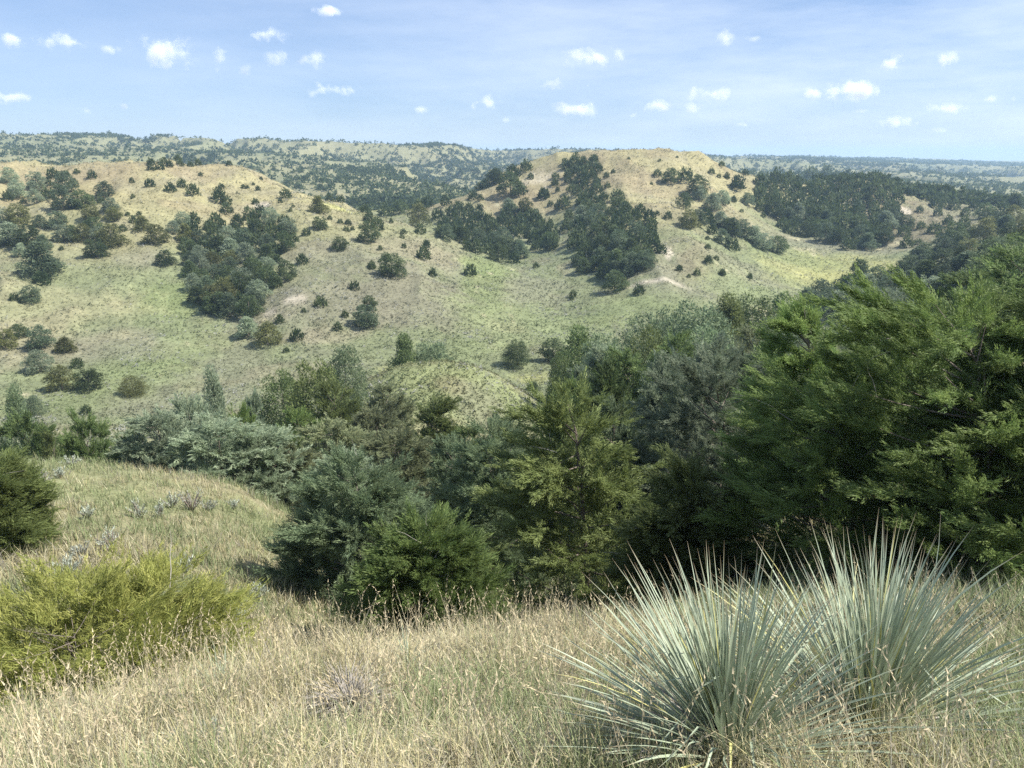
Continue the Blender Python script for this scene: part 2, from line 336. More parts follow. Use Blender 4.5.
def unit(v): return v / np.maximum(np.linalg.norm(v, axis=-1, keepdims=True), 1e-9)
def tubes(paths, sides=5):
    """paths: list of (points (k,3), radii (k,)) -> V, quads"""
    Vs, Qs, off = [], [], 0
    for P, Rd in paths:
        P = np.asarray(P, float); k = len(P)
        T = unit(np.gradient(P, axis=0)); ref = np.array([.3, .2, .93])
        A = unit(np.cross(T, ref)); B = np.cross(T, A)
        an = np.arange(sides) * 2 * math.pi / sides
        ring = P[:, None] + (A[:, None] * np.cos(an)[None, :, None] + B[:, None] * np.sin(an)[None, :, None]) * np.asarray(Rd)[:, None, None]
        Vs.append(ring.reshape(-1, 3))
        i = np.arange(k - 1)[:, None] * sides; j = np.arange(sides)[None]
        q = np.stack([i + j, i + (j + 1) % sides, i + sides + (j + 1) % sides, i + sides + j], -1).reshape(-1, 4)
        Qs.append(q + off); off += k * sides
    return np.concatenate(Vs), np.concatenate(Qs)

def spray_template(g, nleaf, w, l, flat=.55):
    """plume of scale-leaf twigs along +X, length 1; returns (nleaf*3, 3) triangle corners"""
    t = (np.arange(nleaf) + g.random(nleaf)) / nleaf
    p = np.stack([t, .06 * g.normal(size=nleaf), .06 * g.normal(size=nleaf) + .10 * t * t], 1)
    ph = g.random(nleaf) * 2 * math.pi
    rad = np.stack([np.zeros(nleaf), np.cos(ph), np.sin(ph) * flat], 1)
    sp = .45 + .65 * g.random(nleaf)
    d = unit(np.stack([np.ones(nleaf), np.zeros(nleaf), np.zeros(nleaf)], 1) + rad * sp[:, None] * 1.1 * (1.15 - t)[:, None])
    ll = l * (1.1 - .55 * t) * (.7 + .6 * g.random(nleaf))
    side = unit(np.cross(d, g.normal(size=(nleaf, 3))))
    a = p - side * w * .5; b = p + side * w * .5; c = p + d * ll[:, None]
    return np.stack([a, b, c], 1).reshape(-1, 3)

def prof(t, shape):
    t = np.clip(t, 0, 1)
    if shape == 'cone': return np.clip((1 - t) ** .85 * np.clip(t * 6 + .35, 0, 1), .03, 1)
    if shape == 'low': return np.clip(np.sqrt(np.clip(1 - (t * .98) ** 2.2, 0, 1)), .05, 1)
    return np.clip(((1 - t) ** .55) * np.clip((t + .12) / .38, 0, 1) ** .45 * 1.12, .05, 1)

def juniper_mesh(seed, H=4.5, Rr=1.9, shape='round', limbs=34, sprays=900, leaves=14, slen=.5, w=.07, l=.35, lean=(0, 0, 0), trunk=True, dead=0, side=6, slb=1.0, fuzz=.035, rise=.22, core=0):
    g = np.random.default_rng(seed)
    lean = np.array(lean, float)
    n = limbs
    t = (np.arange(n) + g.random(n)) / n
    phi = np.arange(n) * 2.39996 + g.normal(size=n) * .5
    zt = H * (.06 + .93 * t ** .9)
    lump = 1 + .30 * (g.random(n) - .5)
    rr = Rr * prof(zt / H, shape) * lump
    tip = np.stack([np.cos(phi) * rr, np.sin(phi) * rr, zt * (1 + .05 * g.normal(size=n))], 1)
    tip = tip + lean[None] * (zt / H)[:, None] ** 1.3 * Rr
    hb = np.clip(zt - rr * (.35 + .35 * g.random(n)), .04 * H, H * .9)
    axis_xy = lambda z: lean[None, :2] * ((z / H)[:, None] ** 1.5) * Rr * .7
    base = np.concatenate([axis_xy(hb), hb[:, None]], 1)
    midp = base * .45 + tip * .55; midp[:, 2] -= .10 * rr
    # side branches on every limb, plumes along the side branches
    L = np.linalg.norm(tip - base, axis=1) + .25
    NB = side * n
    bi = np.concatenate([np.arange(n), g.choice(n, size=NB - n, p=L / L.sum())])
    bs_ = .30 + .66 * g.random(NB)[:, None]; bs_[:n] = .8
    bp_ = base[bi] * (1 - bs_) ** 2 + 2 * midp[bi] * bs_ * (1 - bs_) + tip[bi] * bs_ ** 2
    ld = unit(2 * (1 - bs_) * (midp[bi] - base[bi]) + 2 * bs_ * (tip[bi] - midp[bi]))
    sd = unit(ld * .8 + g.normal(size=(NB, 3)) * np.array([.75, .75, .45]) + np.array([0, 0, .12]) + lean * .5)
    sd[:n] = ld[:n]
    sl = Rr * slb * (.16 + .26 * g.random(NB)) * (1.25 - .5 * bs_[:, 0]); sl[:n] = .22 * np.minimum(L[:n], Rr) + .05
    li = g.choice(NB, size=sprays, p=sl / sl.sum())
    s1 = g.random(sprays)[:, None] ** .8
    droop = np.zeros((sprays, 3)); droop[:, 2] = -.10 * (s1[:, 0] ** 2) * sl[li]
    pos = bp_[li] + sd[li] * sl[li][:, None] * s1 + droop
    pos = pos + g.normal(size=(sprays, 3)) * (fuzz * Rr) * np.array([1, 1, .6])
    pos[:, 2] = np.maximum(pos[:, 2], .05)
    dirl = sd[li]
    out = pos - np.concatenate([axis_xy(np.clip(pos[:, 2], 0, H)), pos[:, 2:]], 1); out[:, 2] = 0; out = unit(out)
    d = unit(dirl * .75 + out * .30 + np.array([0, 0, rise]) + lean * .35 + g.normal(size=(sprays, 3)) * .30)
    if core:
        cp = np.stack([g.normal(size=core) * .3 * Rr, g.normal(size=core) * .3 * Rr, H * (.1 + .7 * g.random(core))], 1)
        cp[:, :2] *= prof(cp[:, 2] / H, shape)[:, None]
        pos = np.concatenate([pos, cp]); d = np.concatenate([d, unit(g.normal(size=(core, 3)) + [0, 0, .5])]); sprays += core
    sc = slen * (.6 + .7 * g.random(sprays))
    up = unit(np.cross(np.cross(d, [0, 0, 1.0]), d) + g.normal(size=(sprays, 3)) * .3)
    yv = unit(np.cross(up, d)); up = np.cross(d, yv)
    tmpl = [spray_template(g, leaves, w / slen, l / slen) for _ in range(5)]
    ti = g.integers(0, 5, sprays)
    VV = np.empty((sprays, leaves * 3, 3), np.float32)
    for k in range(5):
        m_ = ti == k
        tm = tmpl[k]
        VV[m_] = (pos[m_][:, None] + sc[m_][:, None, None] * (tm[None, :, :1] * d[m_][:, None] + tm[None, :, 1:2] * yv[m_][:, None] + tm[None, :, 2:] * up[m_][:, None]))
    VV = VV.reshape(-1, 3)
    tint = np.repeat(np.clip(g.random(sprays) * .8 + .2 * g.normal(size=sprays), 0, 1), leaves * 3)
    kz = min(1.0, H / float(np.quantile(VV[:, 2], .9992)))
    VV[:, 2] = np.maximum(VV[:, 2] * kz, .0)
    tr = np.arange(len(VV), dtype=np.int32).reshape(-1, 3)
    paths = []
    zz = np.linspace(-.25, H * .86, 9)
    wob = np.cumsum(g.normal(size=(9, 2)) * .03, 0)
    tp = np.concatenate([lean[None, :2] * (np.clip(zz, 0, H)[:, None] / H) ** 1.5 * Rr * .7 + wob, zz[:, None]], 1)
    paths.append((tp, .019 * H * (1 - np.linspace(0, .9, 9))))
    if trunk:
        for i in range(n):
            q = np.linspace(0, .92, 5)[:, None]
            P = base[i] * (1 - q) ** 2 + 2 * midp[i] * q * (1 - q) + tip[i] * q ** 2
            paths.append((P, .0052 * H * (1 - .85 * q[:, 0]) * (.5 + .5 * L[i] / Rr)))
    paths = [(P_ * np.array([1, 1, kz]), r_) for P_, r_ in paths]
    tw = []
    for i in range(dead):
        j = g.integers(0, n); dd = unit(tip[j] - base[j] + g.normal(size=3) * .5 * L[j] + lean * L[j])
        st = tip[j] * .85 + base[j] * .15 + g.normal(size=3) * .12
        q = np.linspace(0, 1, 5)[:, None]; ln = .35 + .45 * g.random()
        st = st * np.array([1, 1, kz]); tw.append((st + dd * q * ln + np.array([0, 0, -.12]) * q ** 2 + g.normal(size=(5, 3)) * .012, .006 * (1.15 - q[:, 0])))
    return VV, tr, tint, tubes(paths, 5), (tubes(tw, 4) if tw else None)

def blob_mesh(seed, H=4.5, Rr=1.9, shape='round', lobes=26, leaves=1500, size=.26):
    """compact crown of a tree seen from far: many small leaf faces over a cluster of uneven lobes"""
    g = np.random.default_rng(seed)
    z = H * (.10 + .82 * ((np.arange(lobes) + g.random(lobes)) / lobes)); ph = np.arange(lobes) * 2.4 + g.normal(size=lobes) * .6
    pr = prof(z / H * .92, shape) * Rr
    lr = Rr * g.uniform(.22, .40, lobes) * (1.1 - .55 * z / H)
    rr = np.maximum(pr - lr * .8, 0) * g.uniform(.55, 1.08, lobes)
    C = np.stack([np.cos(ph) * rr, np.sin(ph) * rr, z], 1)
    k = g.choice(lobes, size=leaves, p=lr ** 2 / (lr ** 2).sum())
    dv = unit(g.normal(size=(leaves, 3)) + [0, 0, .25])
    p = C[k] + dv * (lr[k] * (.55 + .5 * g.random(leaves)))[:, None] * [1, 1, 1.15]
    p[:, 2] = np.maximum(p[:, 2], .03 * H)
    d = unit(dv * .6 + [0, 0, .45] + g.normal(size=(leaves, 3)) * .5); s = unit(np.cross(d, g.normal(size=(leaves, 3))))
    l = size * g.uniform(.6, 1.3, leaves)[:, None]
    VV = np.stack([p - s * l * .26, p + s * l * .26, p + d * l], 1).reshape(-1, 3).astype(np.float32)
    tint = np.repeat(np.clip(g.random(lobes)[k] * .7 + .3 * g.random(leaves), 0, 1), 3)
    zz = np.linspace(-.3, H * .8, 5)
    TV, TQ = tubes([(np.stack([zz * 0, zz * 0, zz], 1), .02 * H * (1 - np.linspace(0, .9, 5)))], 5)
    return VV, np.arange(len(VV), dtype=np.int32).reshape(-1, 3), tint, (TV, TQ), None
LOD = {   # sizes for a 4.5 m tree
 'far':   dict(limbs=34, sprays=620, leaves=9, slen=.42, w=.13, l=.30, core=120, side=4, fuzz=.06, rise=.10),
 'mid':   dict(limbs=36, sprays=1300, leaves=13, slen=.44, w=.080, l=.24, core=160, side=6, fuzz=.045, rise=.15),
 'close': dict(limbs=42, sprays=3000, leaves=22, slen=.38, w=.034, l=.14, core=260, side=8, fuzz=.03, rise=.20),
}
TEMPL = {}
def templ(lod, shape, v):
    key = (lod, shape, v)
    if key not in TEMPL:
        g = np.random.default_rng(abs(hash(str(key))) % 1000 if False else (sum(map(ord, str(key)))))
        ln = (float(g.normal() * .12), float(g.normal() * .12), 0)
        if lod in ('far', 'mid'):
            VV, tr, tint, (TV, TQ), _ = blob_mesh(int(g.integers(1e6)), shape=shape, lobes=26 if lod == 'far' else 44, leaves=3600 if lod == 'far' else 10000, size=.22 if lod == 'far' else .125)
        else: VV, tr, tint, (TV, TQ), _ = juniper_mesh(int(g.integers(1e6)), shape=shape, lean=ln, trunk=(lod != 'far'), **LOD[lod])
        c = mesh_obj('crown', VV, tris=tr, mat=FM['g'], attrs={'tint': tint})
        t = mesh_obj('trunk', TV, quads=TQ, mat=bark)
        me = (c.data, t.data); me[0].name = 'juniper_crown'; me[1].name = 'juniper_trunk'
        bpy.data.objects.remove(c); bpy.data.objects.remove(t)
        ext = np.abs(VV[:, :2]).max(0).mean(); top = np.quantile(VV[:, 2], .998)
        ext = np.quantile(np.abs(VV[:, 0]), .985 if lod == 'close' else .965)
        TEMPL[key] = (me, ext, top)
    return TEMPL[key]
TREES = []      # dicts: x,y,z,w,h,col,shape,phrase,px,py,wpx
def add_tree(px, py, wpx, colr='g', shape='round', phrase='', hr=None, wk=.87):
    h = hit(px, py)
    if h is None: return
    x, y, z = h
    r = math.sqrt(x * x + y * y + z * z)
    cd = y * CP - z * SP
    wd = wpx * cd / F * wk
    hh = wd * (hr if hr else rng.uniform(.84, 1.08))
    TREES.append(dict(x=x, y=y, z=z - .12, w=wd, h=hh, col=colr, shape=shape, phrase=phrase, px=px, py=py, wpx=wpx, rz=rng.uniform(0, 6.28), v=int(rng.integers(0, 4))))
def add_at(px, d, wpx, top, colr='g', shape='round', phrase='', **kw):
    """tree at distance d whose foot may be hidden; its height follows from the row of its tip"""
    colr = {'g': 'G', 'b': 'B', 'o': 'M'}.get(colr, colr)  # nearer trees take the lightened copies, their extra light is in the colour
    u = (px - 512) / F
    z = -.2 * d
    for _ in range(6):
        x = u * (d * CP - z * SP); z = float(height(x, d))
    _, ty, tz = ray(px, top); ztop = tz * d / ty
    cd = d * CP - z * SP
    if shape == 'round' and phrase == WS and rng.random() < .45: shape = 'cone'
    TREES.append(dict(x=x, y=d, z=z - .15, w=wpx * cd / F, h=max(.5, ztop - z + .15), col=colr, shape=shape, phrase=phrase, px=px, py=top, wpx=wpx, rz=rng.uniform(0, 6.28), v=int(rng.integers(0, 4)), **kw))
def crop(ox, oy, k, items, phrase, dflt='g'):
    for it in items:
        X, Y, Wd = it[:3]; c_ = it[3] if len(it) > 3 else str(rng.choice(list('gggbbos' if dflt == 'g' else dflt)))
        sh = it[4] if len(it) > 4 else ('cone' if rng.random() < .15 else 'round')
        add_tree(ox + X / k, oy + Y / k, Wd / k, c_, sh, phrase)
LH = 'left golden hill'
crop(0, 130, 5.12, [(50,270,90),(190,305,100,'s'),(95,345,110,'s'),(40,360,60),(272,247,60),(340,235,40),(395,225,35),(472,248,50,'g'),(250,285,45),(190,372,90,'s'),(122,378,36),(250,350,70),(340,320,130),(330,408,150,'b'),(425,400,120),(380,290,50),(535,345,110,'b'),(520,375,45,'s'),(570,415,80),(585,462,95,'o'),(470,460,90,'o'),(675,268,28),(770,295,55),(873,315,60),(932,295,55),(990,330,70),(682,350,28),(655,440,30),(713,438,30),(685,475,45),(630,515,45),(735,515,90),(800,585,135,'o'),(850,690,100,'g'),(890,525,80),(940,490,80),(990,480,70),(300,495,100,'b'),(375,560,90),(330,570,100,'s'),(430,568,100),(480,510,90),(510,560,90),(575,600,140,'o'),(497,655,120,'g'),(205,503,95),(100,480,120),(20,480,90),(60,580,150,'s'),(150,600,150,'g'),(225,610,90),(215,745,220,'b'),(110,645,80),(315,612,28),(20,590,80)], LH)
crop(180, 130, 5.12, [(105,235,25),(213,300,35),(325,298,28),(345,300,25),(376,282,18),(400,308,28),(292,325,15),(415,255,22),(253,178,32,'g'),(200,365,80,'o'),(240,380,60),(240,425,70),(388,378,42),(540,348,65,'b'),(515,372,28),(580,395,22),(566,418,25),(710,425,100,'o','cone'),(655,240,30),(690,248,25),(720,303,35),(766,365,45),(823,370,45),(895,395,50),(950,425,60),(185,490,80)], 'left hill crest')
LF = 'lower left slope'
crop(0, 270, 5.12, [(215,75,80,'b'),(160,165,110,'b'),(75,150,50),(30,398,110,'o'),(100,345,100,'g'),(210,400,150,'b'),(205,520,150,'s'),(338,420,110,'o','cone'),(320,610,160,'o'),(460,605,145,'g'),(395,500,70,'g'),(685,640,140,'o'),(440,733,60,'b'),(165,745,140,'b')], LF)
SP_ = 'brown middle spur'
crop(180, 130, 5.12, [(720,508,85,'g'),(767,458,28),(820,478,34),(862,486,40),(852,520,36),(884,512,25),(922,503,22),(968,470,60),(648,540,50),(820,612,90,'g'),(965,575,120,'g'),(1010,510,70),(500,685,60,'g'),(627,685,60,'g'),(550,768,120,'g'),(983,710,45)], SP_)
crop(180, 250, 5.12, [(350,440,120,'s'),(450,485,150,'o'),(600,460,75,'b','cone'),(545,522,35),(513,370,50),(635,318,30),(722,288,75,'b'),(893,200,55,'g'),(808,408,50,'g'),(845,343,45),(955,390,140,'b'),(970,300,90),(500,190,60)], SP_)
crop(360, 130, 5.12, [(103,612,28),(60,705,45),(132,665,55),(160,475,25),(225,603,30),(222,530,35),(215,555,30),(325,660,80,'g'),(340,600,45),(165,750,150,'g'),(370,748,50),(565,745,70,'b'),(900,705,36,'g'),(130,440,80,'l'),(205,430,90),(300,415,80),(345,395,70),(400,455,70),(440,385,60),(300,490,130,'o'),(310,530,60)], SP_)
RH = 'right golden hill'
crop(360, 130, 5.12, [(580,355,60),(617,360,35),(700,270,90),(780,240,80),(850,210,70),(770,330,150,'g'),(820,330,80),(875,250,40),(760,420,90),(845,440,100),(900,480,80),(970,500,40),(940,350,65),(1000,250,45),(995,280,30),(975,390,35),(1010,405,40),(680,280,90),(640,300,60),(610,310,50)], 'right hill left flank')
crop(540, 130, 5.12, [(283,155,32),(77,285,45),(20,350,60),(120,405,80),(50,500,40),(140,515,80,'b'),(295,400,75),(325,360,60),(395,362,80),(345,298,36),(375,220,28),(340,245,35),(90,318,30),(150,460,60),(435,420,70),(600,235,48),(670,270,100,'g'),(745,260,80),(810,340,130,'g'),(815,360,90),(735,400,90),(930,185,34),(877,225,38),(955,248,34),(915,245,25),(1000,300,60),(990,365,36),(930,380,90),(655,455,45),(600,435,28),(515,400,28),(570,280,20),(702,142,16),(612,160,18),(455,150,18),(50,610,110,'g')], RH)
SS = 'right hill sage spur'
crop(540, 130, 5.12, [(760,500,110,'o'),(810,490,100),(880,410,100,'s'),(850,470,80),(920,490,100),(880,530,60,'l'),(980,540,110,'b'),(930,580,90),(980,615,80),(857,560,25),(858,608,36),(862,683,50),(902,665,32),(712,722,42),(932,742,42),(622,632,60)], SS)
crop(720, 130, 5.12, [(35,250,28),(90,300,80),(130,230,40),(140,385,85),(68,368,35),(20,380,60),(110,420,25),(222,445,30),(268,447,28),(40,530,110),(110,540,110,'b'),(170,575,110,'s'),(220,610,110),(290,628,120),(15,740,32),(150,760,28)], SS)
crop(560, 270, 3.94, [(215,86,105,'g'),(312,94,50,'b'),(507,28,18),(45,118,22),(640,20,26),(748,32,24)], SS)
crop(824, 150, 5.12, [(98,165,65),(345,205,70),(425,195,45),(463,235,45),(460,190,25),(510,235,45),(550,245,55),(635,225,50),(627,255,30),(590,270,60),(570,300,70),(620,290,60),(665,305,60),(720,340,50),(580,335,45),(632,382,55),(770,305,70),(715,385,60),(755,430,40),(795,428,50),(820,350,90),(895,240,40),(910,330,80),(975,290,90),(487,320,42),(415,400,90),(408,440,75),(495,405,50),(562,428,80),(425,500,75),(481,482,40),(645,475,75),(870,385,80)], 'rusty far right hillside', 'gggb')
VF = 'valley floor'
for a in [(517,366,31,'g'),(553,361,27,'g'),(533,390,13,'g'),(697,275,8,'g'),(573,297,8,'g')]: add_tree(*a, 'round', VF)
def inside(x, y, poly):
    c = False; j = len(poly) - 1
    for i in range(len(poly)):
        if (poly[i][1] > y) != (poly[j][1] > y) and x < (poly[j][0] - poly[i][0]) * (y - poly[i][1]) / (poly[j][1] - poly[i][1]) + poly[i][0]: c = not c
        j = i
    return c
def thicket(poly, w0, w1, gap, phrase, cols='gggbbo'):
    cols = cols + 'bs' if len(cols) < 6 else cols + 'bso'; gap *= 1.10
    """trees standing close together, spaced by poisson sampling over a patch"""
    P = np.array(poly, float); x0, y0 = P.min(0); x1, y1 = P.max(0); put = []
    for _ in range(4000):
        x = rng.uniform(x0, x1); y = rng.uniform(y0, y1)
        if not inside(x, y, poly): continue
        if any(abs(x - a) ** 2 + (1.9 * (y - b)) ** 2 < gap * gap for a, b in put): continue
        put.append((x, y))
    for x, y in sorted(put, key=lambda q: q[1]):
        t = (y - y0) / (y1 - y0)
        add_tree(x, y, (w0 + (w1 - w0) * t) * rng.uniform(.62, 1.05), str(rng.choice(list(cols))), 'cone' if rng.random() < .25 else 'round', phrase, hr=rng.uniform(.85, 1.12), wk=1.0)
thicket([(184,240),(202,230),(232,228),(262,212),(288,222),(296,245),(268,262),(268,300),(250,322),(225,318),(192,302),(188,275)], 15, 26, 11.5, 'left hill gully thicket', 'gggbbos')
thicket([(442,233),(461,207),(477,210),(497,230),(522,257),(514,266),(485,259),(438,239)], 13, 18, 9, 'thicket left of the right hill', 'ggb')
thicket([(499,220),(520,210),(542,224),(559,246),(553,252),(536,250),(500,226)], 13, 16, 9, 'narrow thicket by the right hill', 'ggb')
thicket([(577,212),(622,208),(653,220),(655,254),(643,272),(618,283),(583,274),(573,252)], 14, 24, 10.5, 'central dark thicket', 'gggbb')
thicket([(567,186),(565,165),(579,158),(598,167),(598,196),(579,210)], 10, 14, 8, 'high thicket near the hilltop', 'ggb')
thicket([(753,186),(814,180),(822,177),(845,178),(857,183),(896,192),(896,218),(886,245),(868,251),(837,249),(822,240),(784,234),(779,221),(759,212)], 13, 20, 9.5, 'wide far right thicket', 'gggbb')
thicket([(1030,218),(965,238),(905,268),(850,292),(800,312),(835,322),(900,306),(1030,300)], 24, 34, 15, 'wooded spur at right', 'gggbbb')
thicket([(150,163),(180,160),(218,158),(218,163),(185,168),(150,172)], 9, 10, 7, 'row behind the left crest', 'g')
WS = 'wooded slope right of the knoll'
RV = 'ravine behind the bench'
for a in [(35,62,36,386,'b','cone'),(45,42,60,412,'g'),(6,45,44,430,'s'),(72,38,45,432,'o'),(103,36,54,413,'g'),(136,31,60,432,'g'),
          (172,30,95,412,'s'),(225,28,100,420,'s'),(270,29,84,428,'s'),(205,36,84,402,'s'),(250,40,60,408,'l'),(225,62,36,367,'s','cone'),(262,48,32,392,'s','cone')]:
    add_at(*a[:4], a[4], a[5] if len(a) > 5 else 'round', RV)
KN = 'slope by the small knoll'
for a in [(288,68,50,372,'g'),(322,64,60,362,'o'),(348,72,38,345,'b'),(340,50,66,384,'M'),(406,98,32,334,'g','cone'),(432,100,46,342,'b'),(392,60,60,384,'p'),
          (340,36,90,420,'p'),(305,42,64,412,'l'),(380,44,74,406,'p'),(432,38,84,400,'o','cone'),(400,32,84,430,'p'),(300,30,74,440,'p'),(350,26,84,452,'s'),(472,34,62,426,'g'),(455,26,80,440,'b')]:
    add_at(*a[:4], a[4], a[5] if len(a) > 5 else 'round', KN)
WS = 'wooded slope right of the knoll'
for a in [(577,86,50,326,'g'),(602,80,52,334,'b'),(562,80,30,352,'g'),(640,88,58,316,'b'),(665,94,44,308,'b'),(692,80,80,304,'b'),(722,92,60,295,'o'),(747,98,56,296,'g'),(779,122,28,292,'g'),
          (703,66,64,328,'b'),(645,72,46,328,'o'),(668,58,74,332,'g'),(612,60,72,344,'s'),(632,48,84,350,'g'),(588,48,64,368,'s'),(700,44,94,338,'s'),(747,52,74,330,'p'),(772,70,64,320,'s'),(786,84,44,312,'b'),
          (575,36,80,378,'g'),(546,30,74,398,'g'),(518,25,76,418,'b'),(606,30,84,368,'g'),(650,28,90,362,'s'),(560,22,90,410,'g'),(610,20,90,400,'b'),(760,30,90,348,'b'),(690,24,80,372,'b')]:
    add_at(*a[:4], a[4], 'cone' if a[4] == 'g' and a[1] < 50 else 'round', WS)
RT = 'right-hand slope'
for a in [(850,100,44,300,'b'),(885,92,38,288,'s'),(900,80,40,305,'b'),(860,70,62,318,'b'),(925,62,66,300,'b'),(962,52,92,270,'g'),(1003,42,124,250,'g'),(935,40,94,318,'l'),(862,44,84,332,'s'),(820,50,74,340,'o'),(1012,76,84,236,'g'),(985,104,54,236,'b'),(905,30,110,330,'l'),(830,26,100,348,'p')]:
    add_at(*a[:4], a[4], 'round', RT)
# the big near ones, each with a crown of its own
NEAR = [ # px, d, width px, top row, colour, shape, lean, label
 (588,13.5,235,380,'M','cone',(-.25,0,.05),'tall warm green juniper with drooping plumes left of the silvery one, behind the yuccas'),
 (712,19,170,346,'s','round',(-.1,0,.1),'big silvery blue juniper in the middle of the wooded slope'),
 (372,13.5,165,452,'B','round',(-.15,0,.05),'wide blue-green juniper at the right end of the grassy bench'),
 (432,10.0,150,515,'l','round',(-.05,0,.15),'low fresh green juniper just behind the dry grass crest'),
 (492,18.5,110,424,'B','round',(0,0,.1),'blue-green juniper between the bench juniper and the tall warm green one'),
 (690,10.5,130,462,'M','round',(-.2,0,.05),'dark green juniper directly behind the left yucca'),
 (812,15.5,150,300,'l','cone',(-.55,0,.15),'leaning green juniper with a long plume pointing to the valley'),
 (845,10.2,240,372,'l','round',(-.45,0,.1),'spreading green juniper behind the right yucca'),
 (988,9.5,380,280,'l','round',(-.5,0,.12),'biggest juniper, bright green and windswept, at the right edge'),
 (1085,9.8,330,268,'l','round',(-.35,0,.1),'tall green juniper cut off by the right edge, behind the biggest one'),
 (915,17,170,330,'l','round',(-.3,0,.1),'green juniper half hidden behind the biggest one'),
 (-10,13.2,108,458,'M','round',(.2,0,.1),'dark green juniper at the left end of the grassy bench'),
]
def bare(tw, e):
    for i in range(len(tw[0]) // 20):
        mesh_obj('bare_branch', tw[0][i * 20:i * 20 + 20], quads=tw[1][:16], mat=greywood, parent=e)
def place_near():
    for i, (px, d, wpx, top, colr, shape, lean, lab) in enumerate(NEAR):
        u = (px - 512) / F; z = -.4 * d
        for _ in range(8): x = u * (d * CP - z * SP); z = float(height(x, d))
        _, ty, tz = ray(px, top); H = tz * d / ty - z + .1
        cd = d * CP - z * SP; Rr = wpx * cd / F / 2
        k = 1.0 if d < 12 else .8
        VV, tr, tint, (TV, TQ), tw = juniper_mesh(500 + i, H=H, Rr=Rr * .92, shape=shape, limbs=int(46), sprays=int((9500 if wpx > 300 else 6200) * k), leaves=32, side=6, slb=1.5, fuzz=.017, rise=.12,
                                                  slen=.30 if d < 12 else .34, w=.013 if d < 12 else .018, l=.085 if d < 12 else .10, lean=lean, dead=10, core=(1500 if wpx > 300 else 500))
        e = empty('juniper_tree', (x, d, z - .08))
        tag(e, lab, 'juniper tree', 'large junipers on the near slope')
        mesh_obj('crown', VV, tris=tr, mat=FM[colr], attrs={'tint': tint}, parent=e)
        mesh_obj('trunk', TV, quads=TQ, mat=bark, parent=e)
        bare(tw, e)
    # low bright bush below the grass crest
    px, d = 92, 6.4
    u = (px - 512) / F; z = -5.
    for _ in range(8): x = u * (d * CP - z * SP); z = float(height(x, d))
    VV, tr, tint, (TV, TQ), tw = juniper_mesh(611, H=1.22, Rr=1.8, shape='low', limbs=60, sprays=6000, leaves=30, slen=.22, w=.010, l=.07, lean=(-.1, 0, 0), dead=6, core=300)
    e = empty('juniper_bush', (x, d, z - .05)); tag(e, 'low spreading yellow-green juniper bush below the dry grass crest at left', 'juniper bush')
    mesh_obj('crown', VV, tris=tr, mat=FM['y'], attrs={'tint': tint}, parent=e)
    mesh_obj('trunk', TV, quads=TQ, mat=bark, parent=e)
    bare(tw, e)
place_near()
ORD = ['leftmost','second from left','third from left','fourth from left','fifth from left','sixth from left','seventh from left','eighth from left','ninth from left','tenth from left','eleventh from left','twelfth from left']
BAND = {1: [''], 2: ['upper', 'lower'], 3: ['upper', 'middle', 'lower'], 4: ['topmost', 'upper', 'lower', 'lowest'], 5: ['topmost', 'upper', 'middle', 'lower', 'lowest'],
        6: ['topmost', 'upper', 'upper middle', 'lower middle', 'lower', 'lowest']}
def make_labels(sel):
    by = {}
    for t in sel: by.setdefault(t['phrase'], []).append(t)
    for ph, ts in by.items():
        ws = sorted(t['wpx'] for t in ts); q1 = ws[len(ws) // 3]; q2 = ws[2 * len(ws) // 3]
        for t in ts: t['adj'] = ('small' if t['wpx'] <= q1 else 'medium' if t['wpx'] <= q2 else 'large') + ' ' + CN[t['col']]
        nb = max(1, min(6, round(len(ts) / 8)))
        ts.sort(key=lambda t: t['py'])
        sz = -(-len(ts) // nb)
        for b in range(nb):
            seg = ts[b * sz:(b + 1) * sz]
            kinds = {}
            for t in seg: kinds.setdefault(t['adj'], []).append(t)
            for a, k in kinds.items():
                k.sort(key=lambda t: t['px'])
                for i, t in enumerate(k):
                    bn = BAND[nb][b] if b < len(BAND[nb]) else 'lowest'
                    where = ('on the ' if 'thicket' not in ph and 'row' not in ph and 'ravine' not in ph else 'in the ')
                    w_ = f"{a} juniper {where}{ph}"
                    if bn: w_ += f", {bn} band"
                    if len(k) > 1: w_ += ', ' + (ORD[i] if i < len(k) - 1 or len(k) < 3 else 'rightmost')
                    if len(k) == 2: w_ = w_.replace('second from left', 'right one').replace('leftmost', 'left one')
                    t['label'] = w_
TREES.sort(key=lambda t: -t['wpx'])
NIND = 296
sel, rest = TREES[:NIND], TREES[NIND:]
make_labels(sel)
for t in sel:
    dist = math.hypot(t['x'], t['y'])
    lod = 'close' if dist < 62 else 'mid' if dist < 125 else 'far'
    (cm, tm), ext, top = templ(lod, t['shape'], t['v'] if lod != 'close' else t['v'] % 2)
    sx = t['w'] / 2 / ext; sz = t['h'] / top
    if t['wpx'] >= 17:
        e = empty('juniper', (t['x'], t['y'], t['z']), t['rz'], (sx, sx, sz))
        c = bpy.data.objects.new('crown', cm); COL.objects.link(c); c.parent = e
        k = bpy.data.objects.new('trunk', tm); COL.objects.link(k); k.parent = e
        c.material_slots[0].link = 'OBJECT'; c.material_slots[0].material = FM[t['col']]
    else:
        e = bpy.data.objects.new('juniper', cm); COL.objects.link(e)
        e.location = (t['x'], t['y'], t['z']); e.rotation_euler = (0, 0, t['rz']); e.scale = (sx, sx, sz)
        e.material_slots[0].link = 'OBJECT'; e.material_slots[0].material = FM[t['col']]
    tag(e, t['label'], 'juniper', 'junipers on the canyon hills')
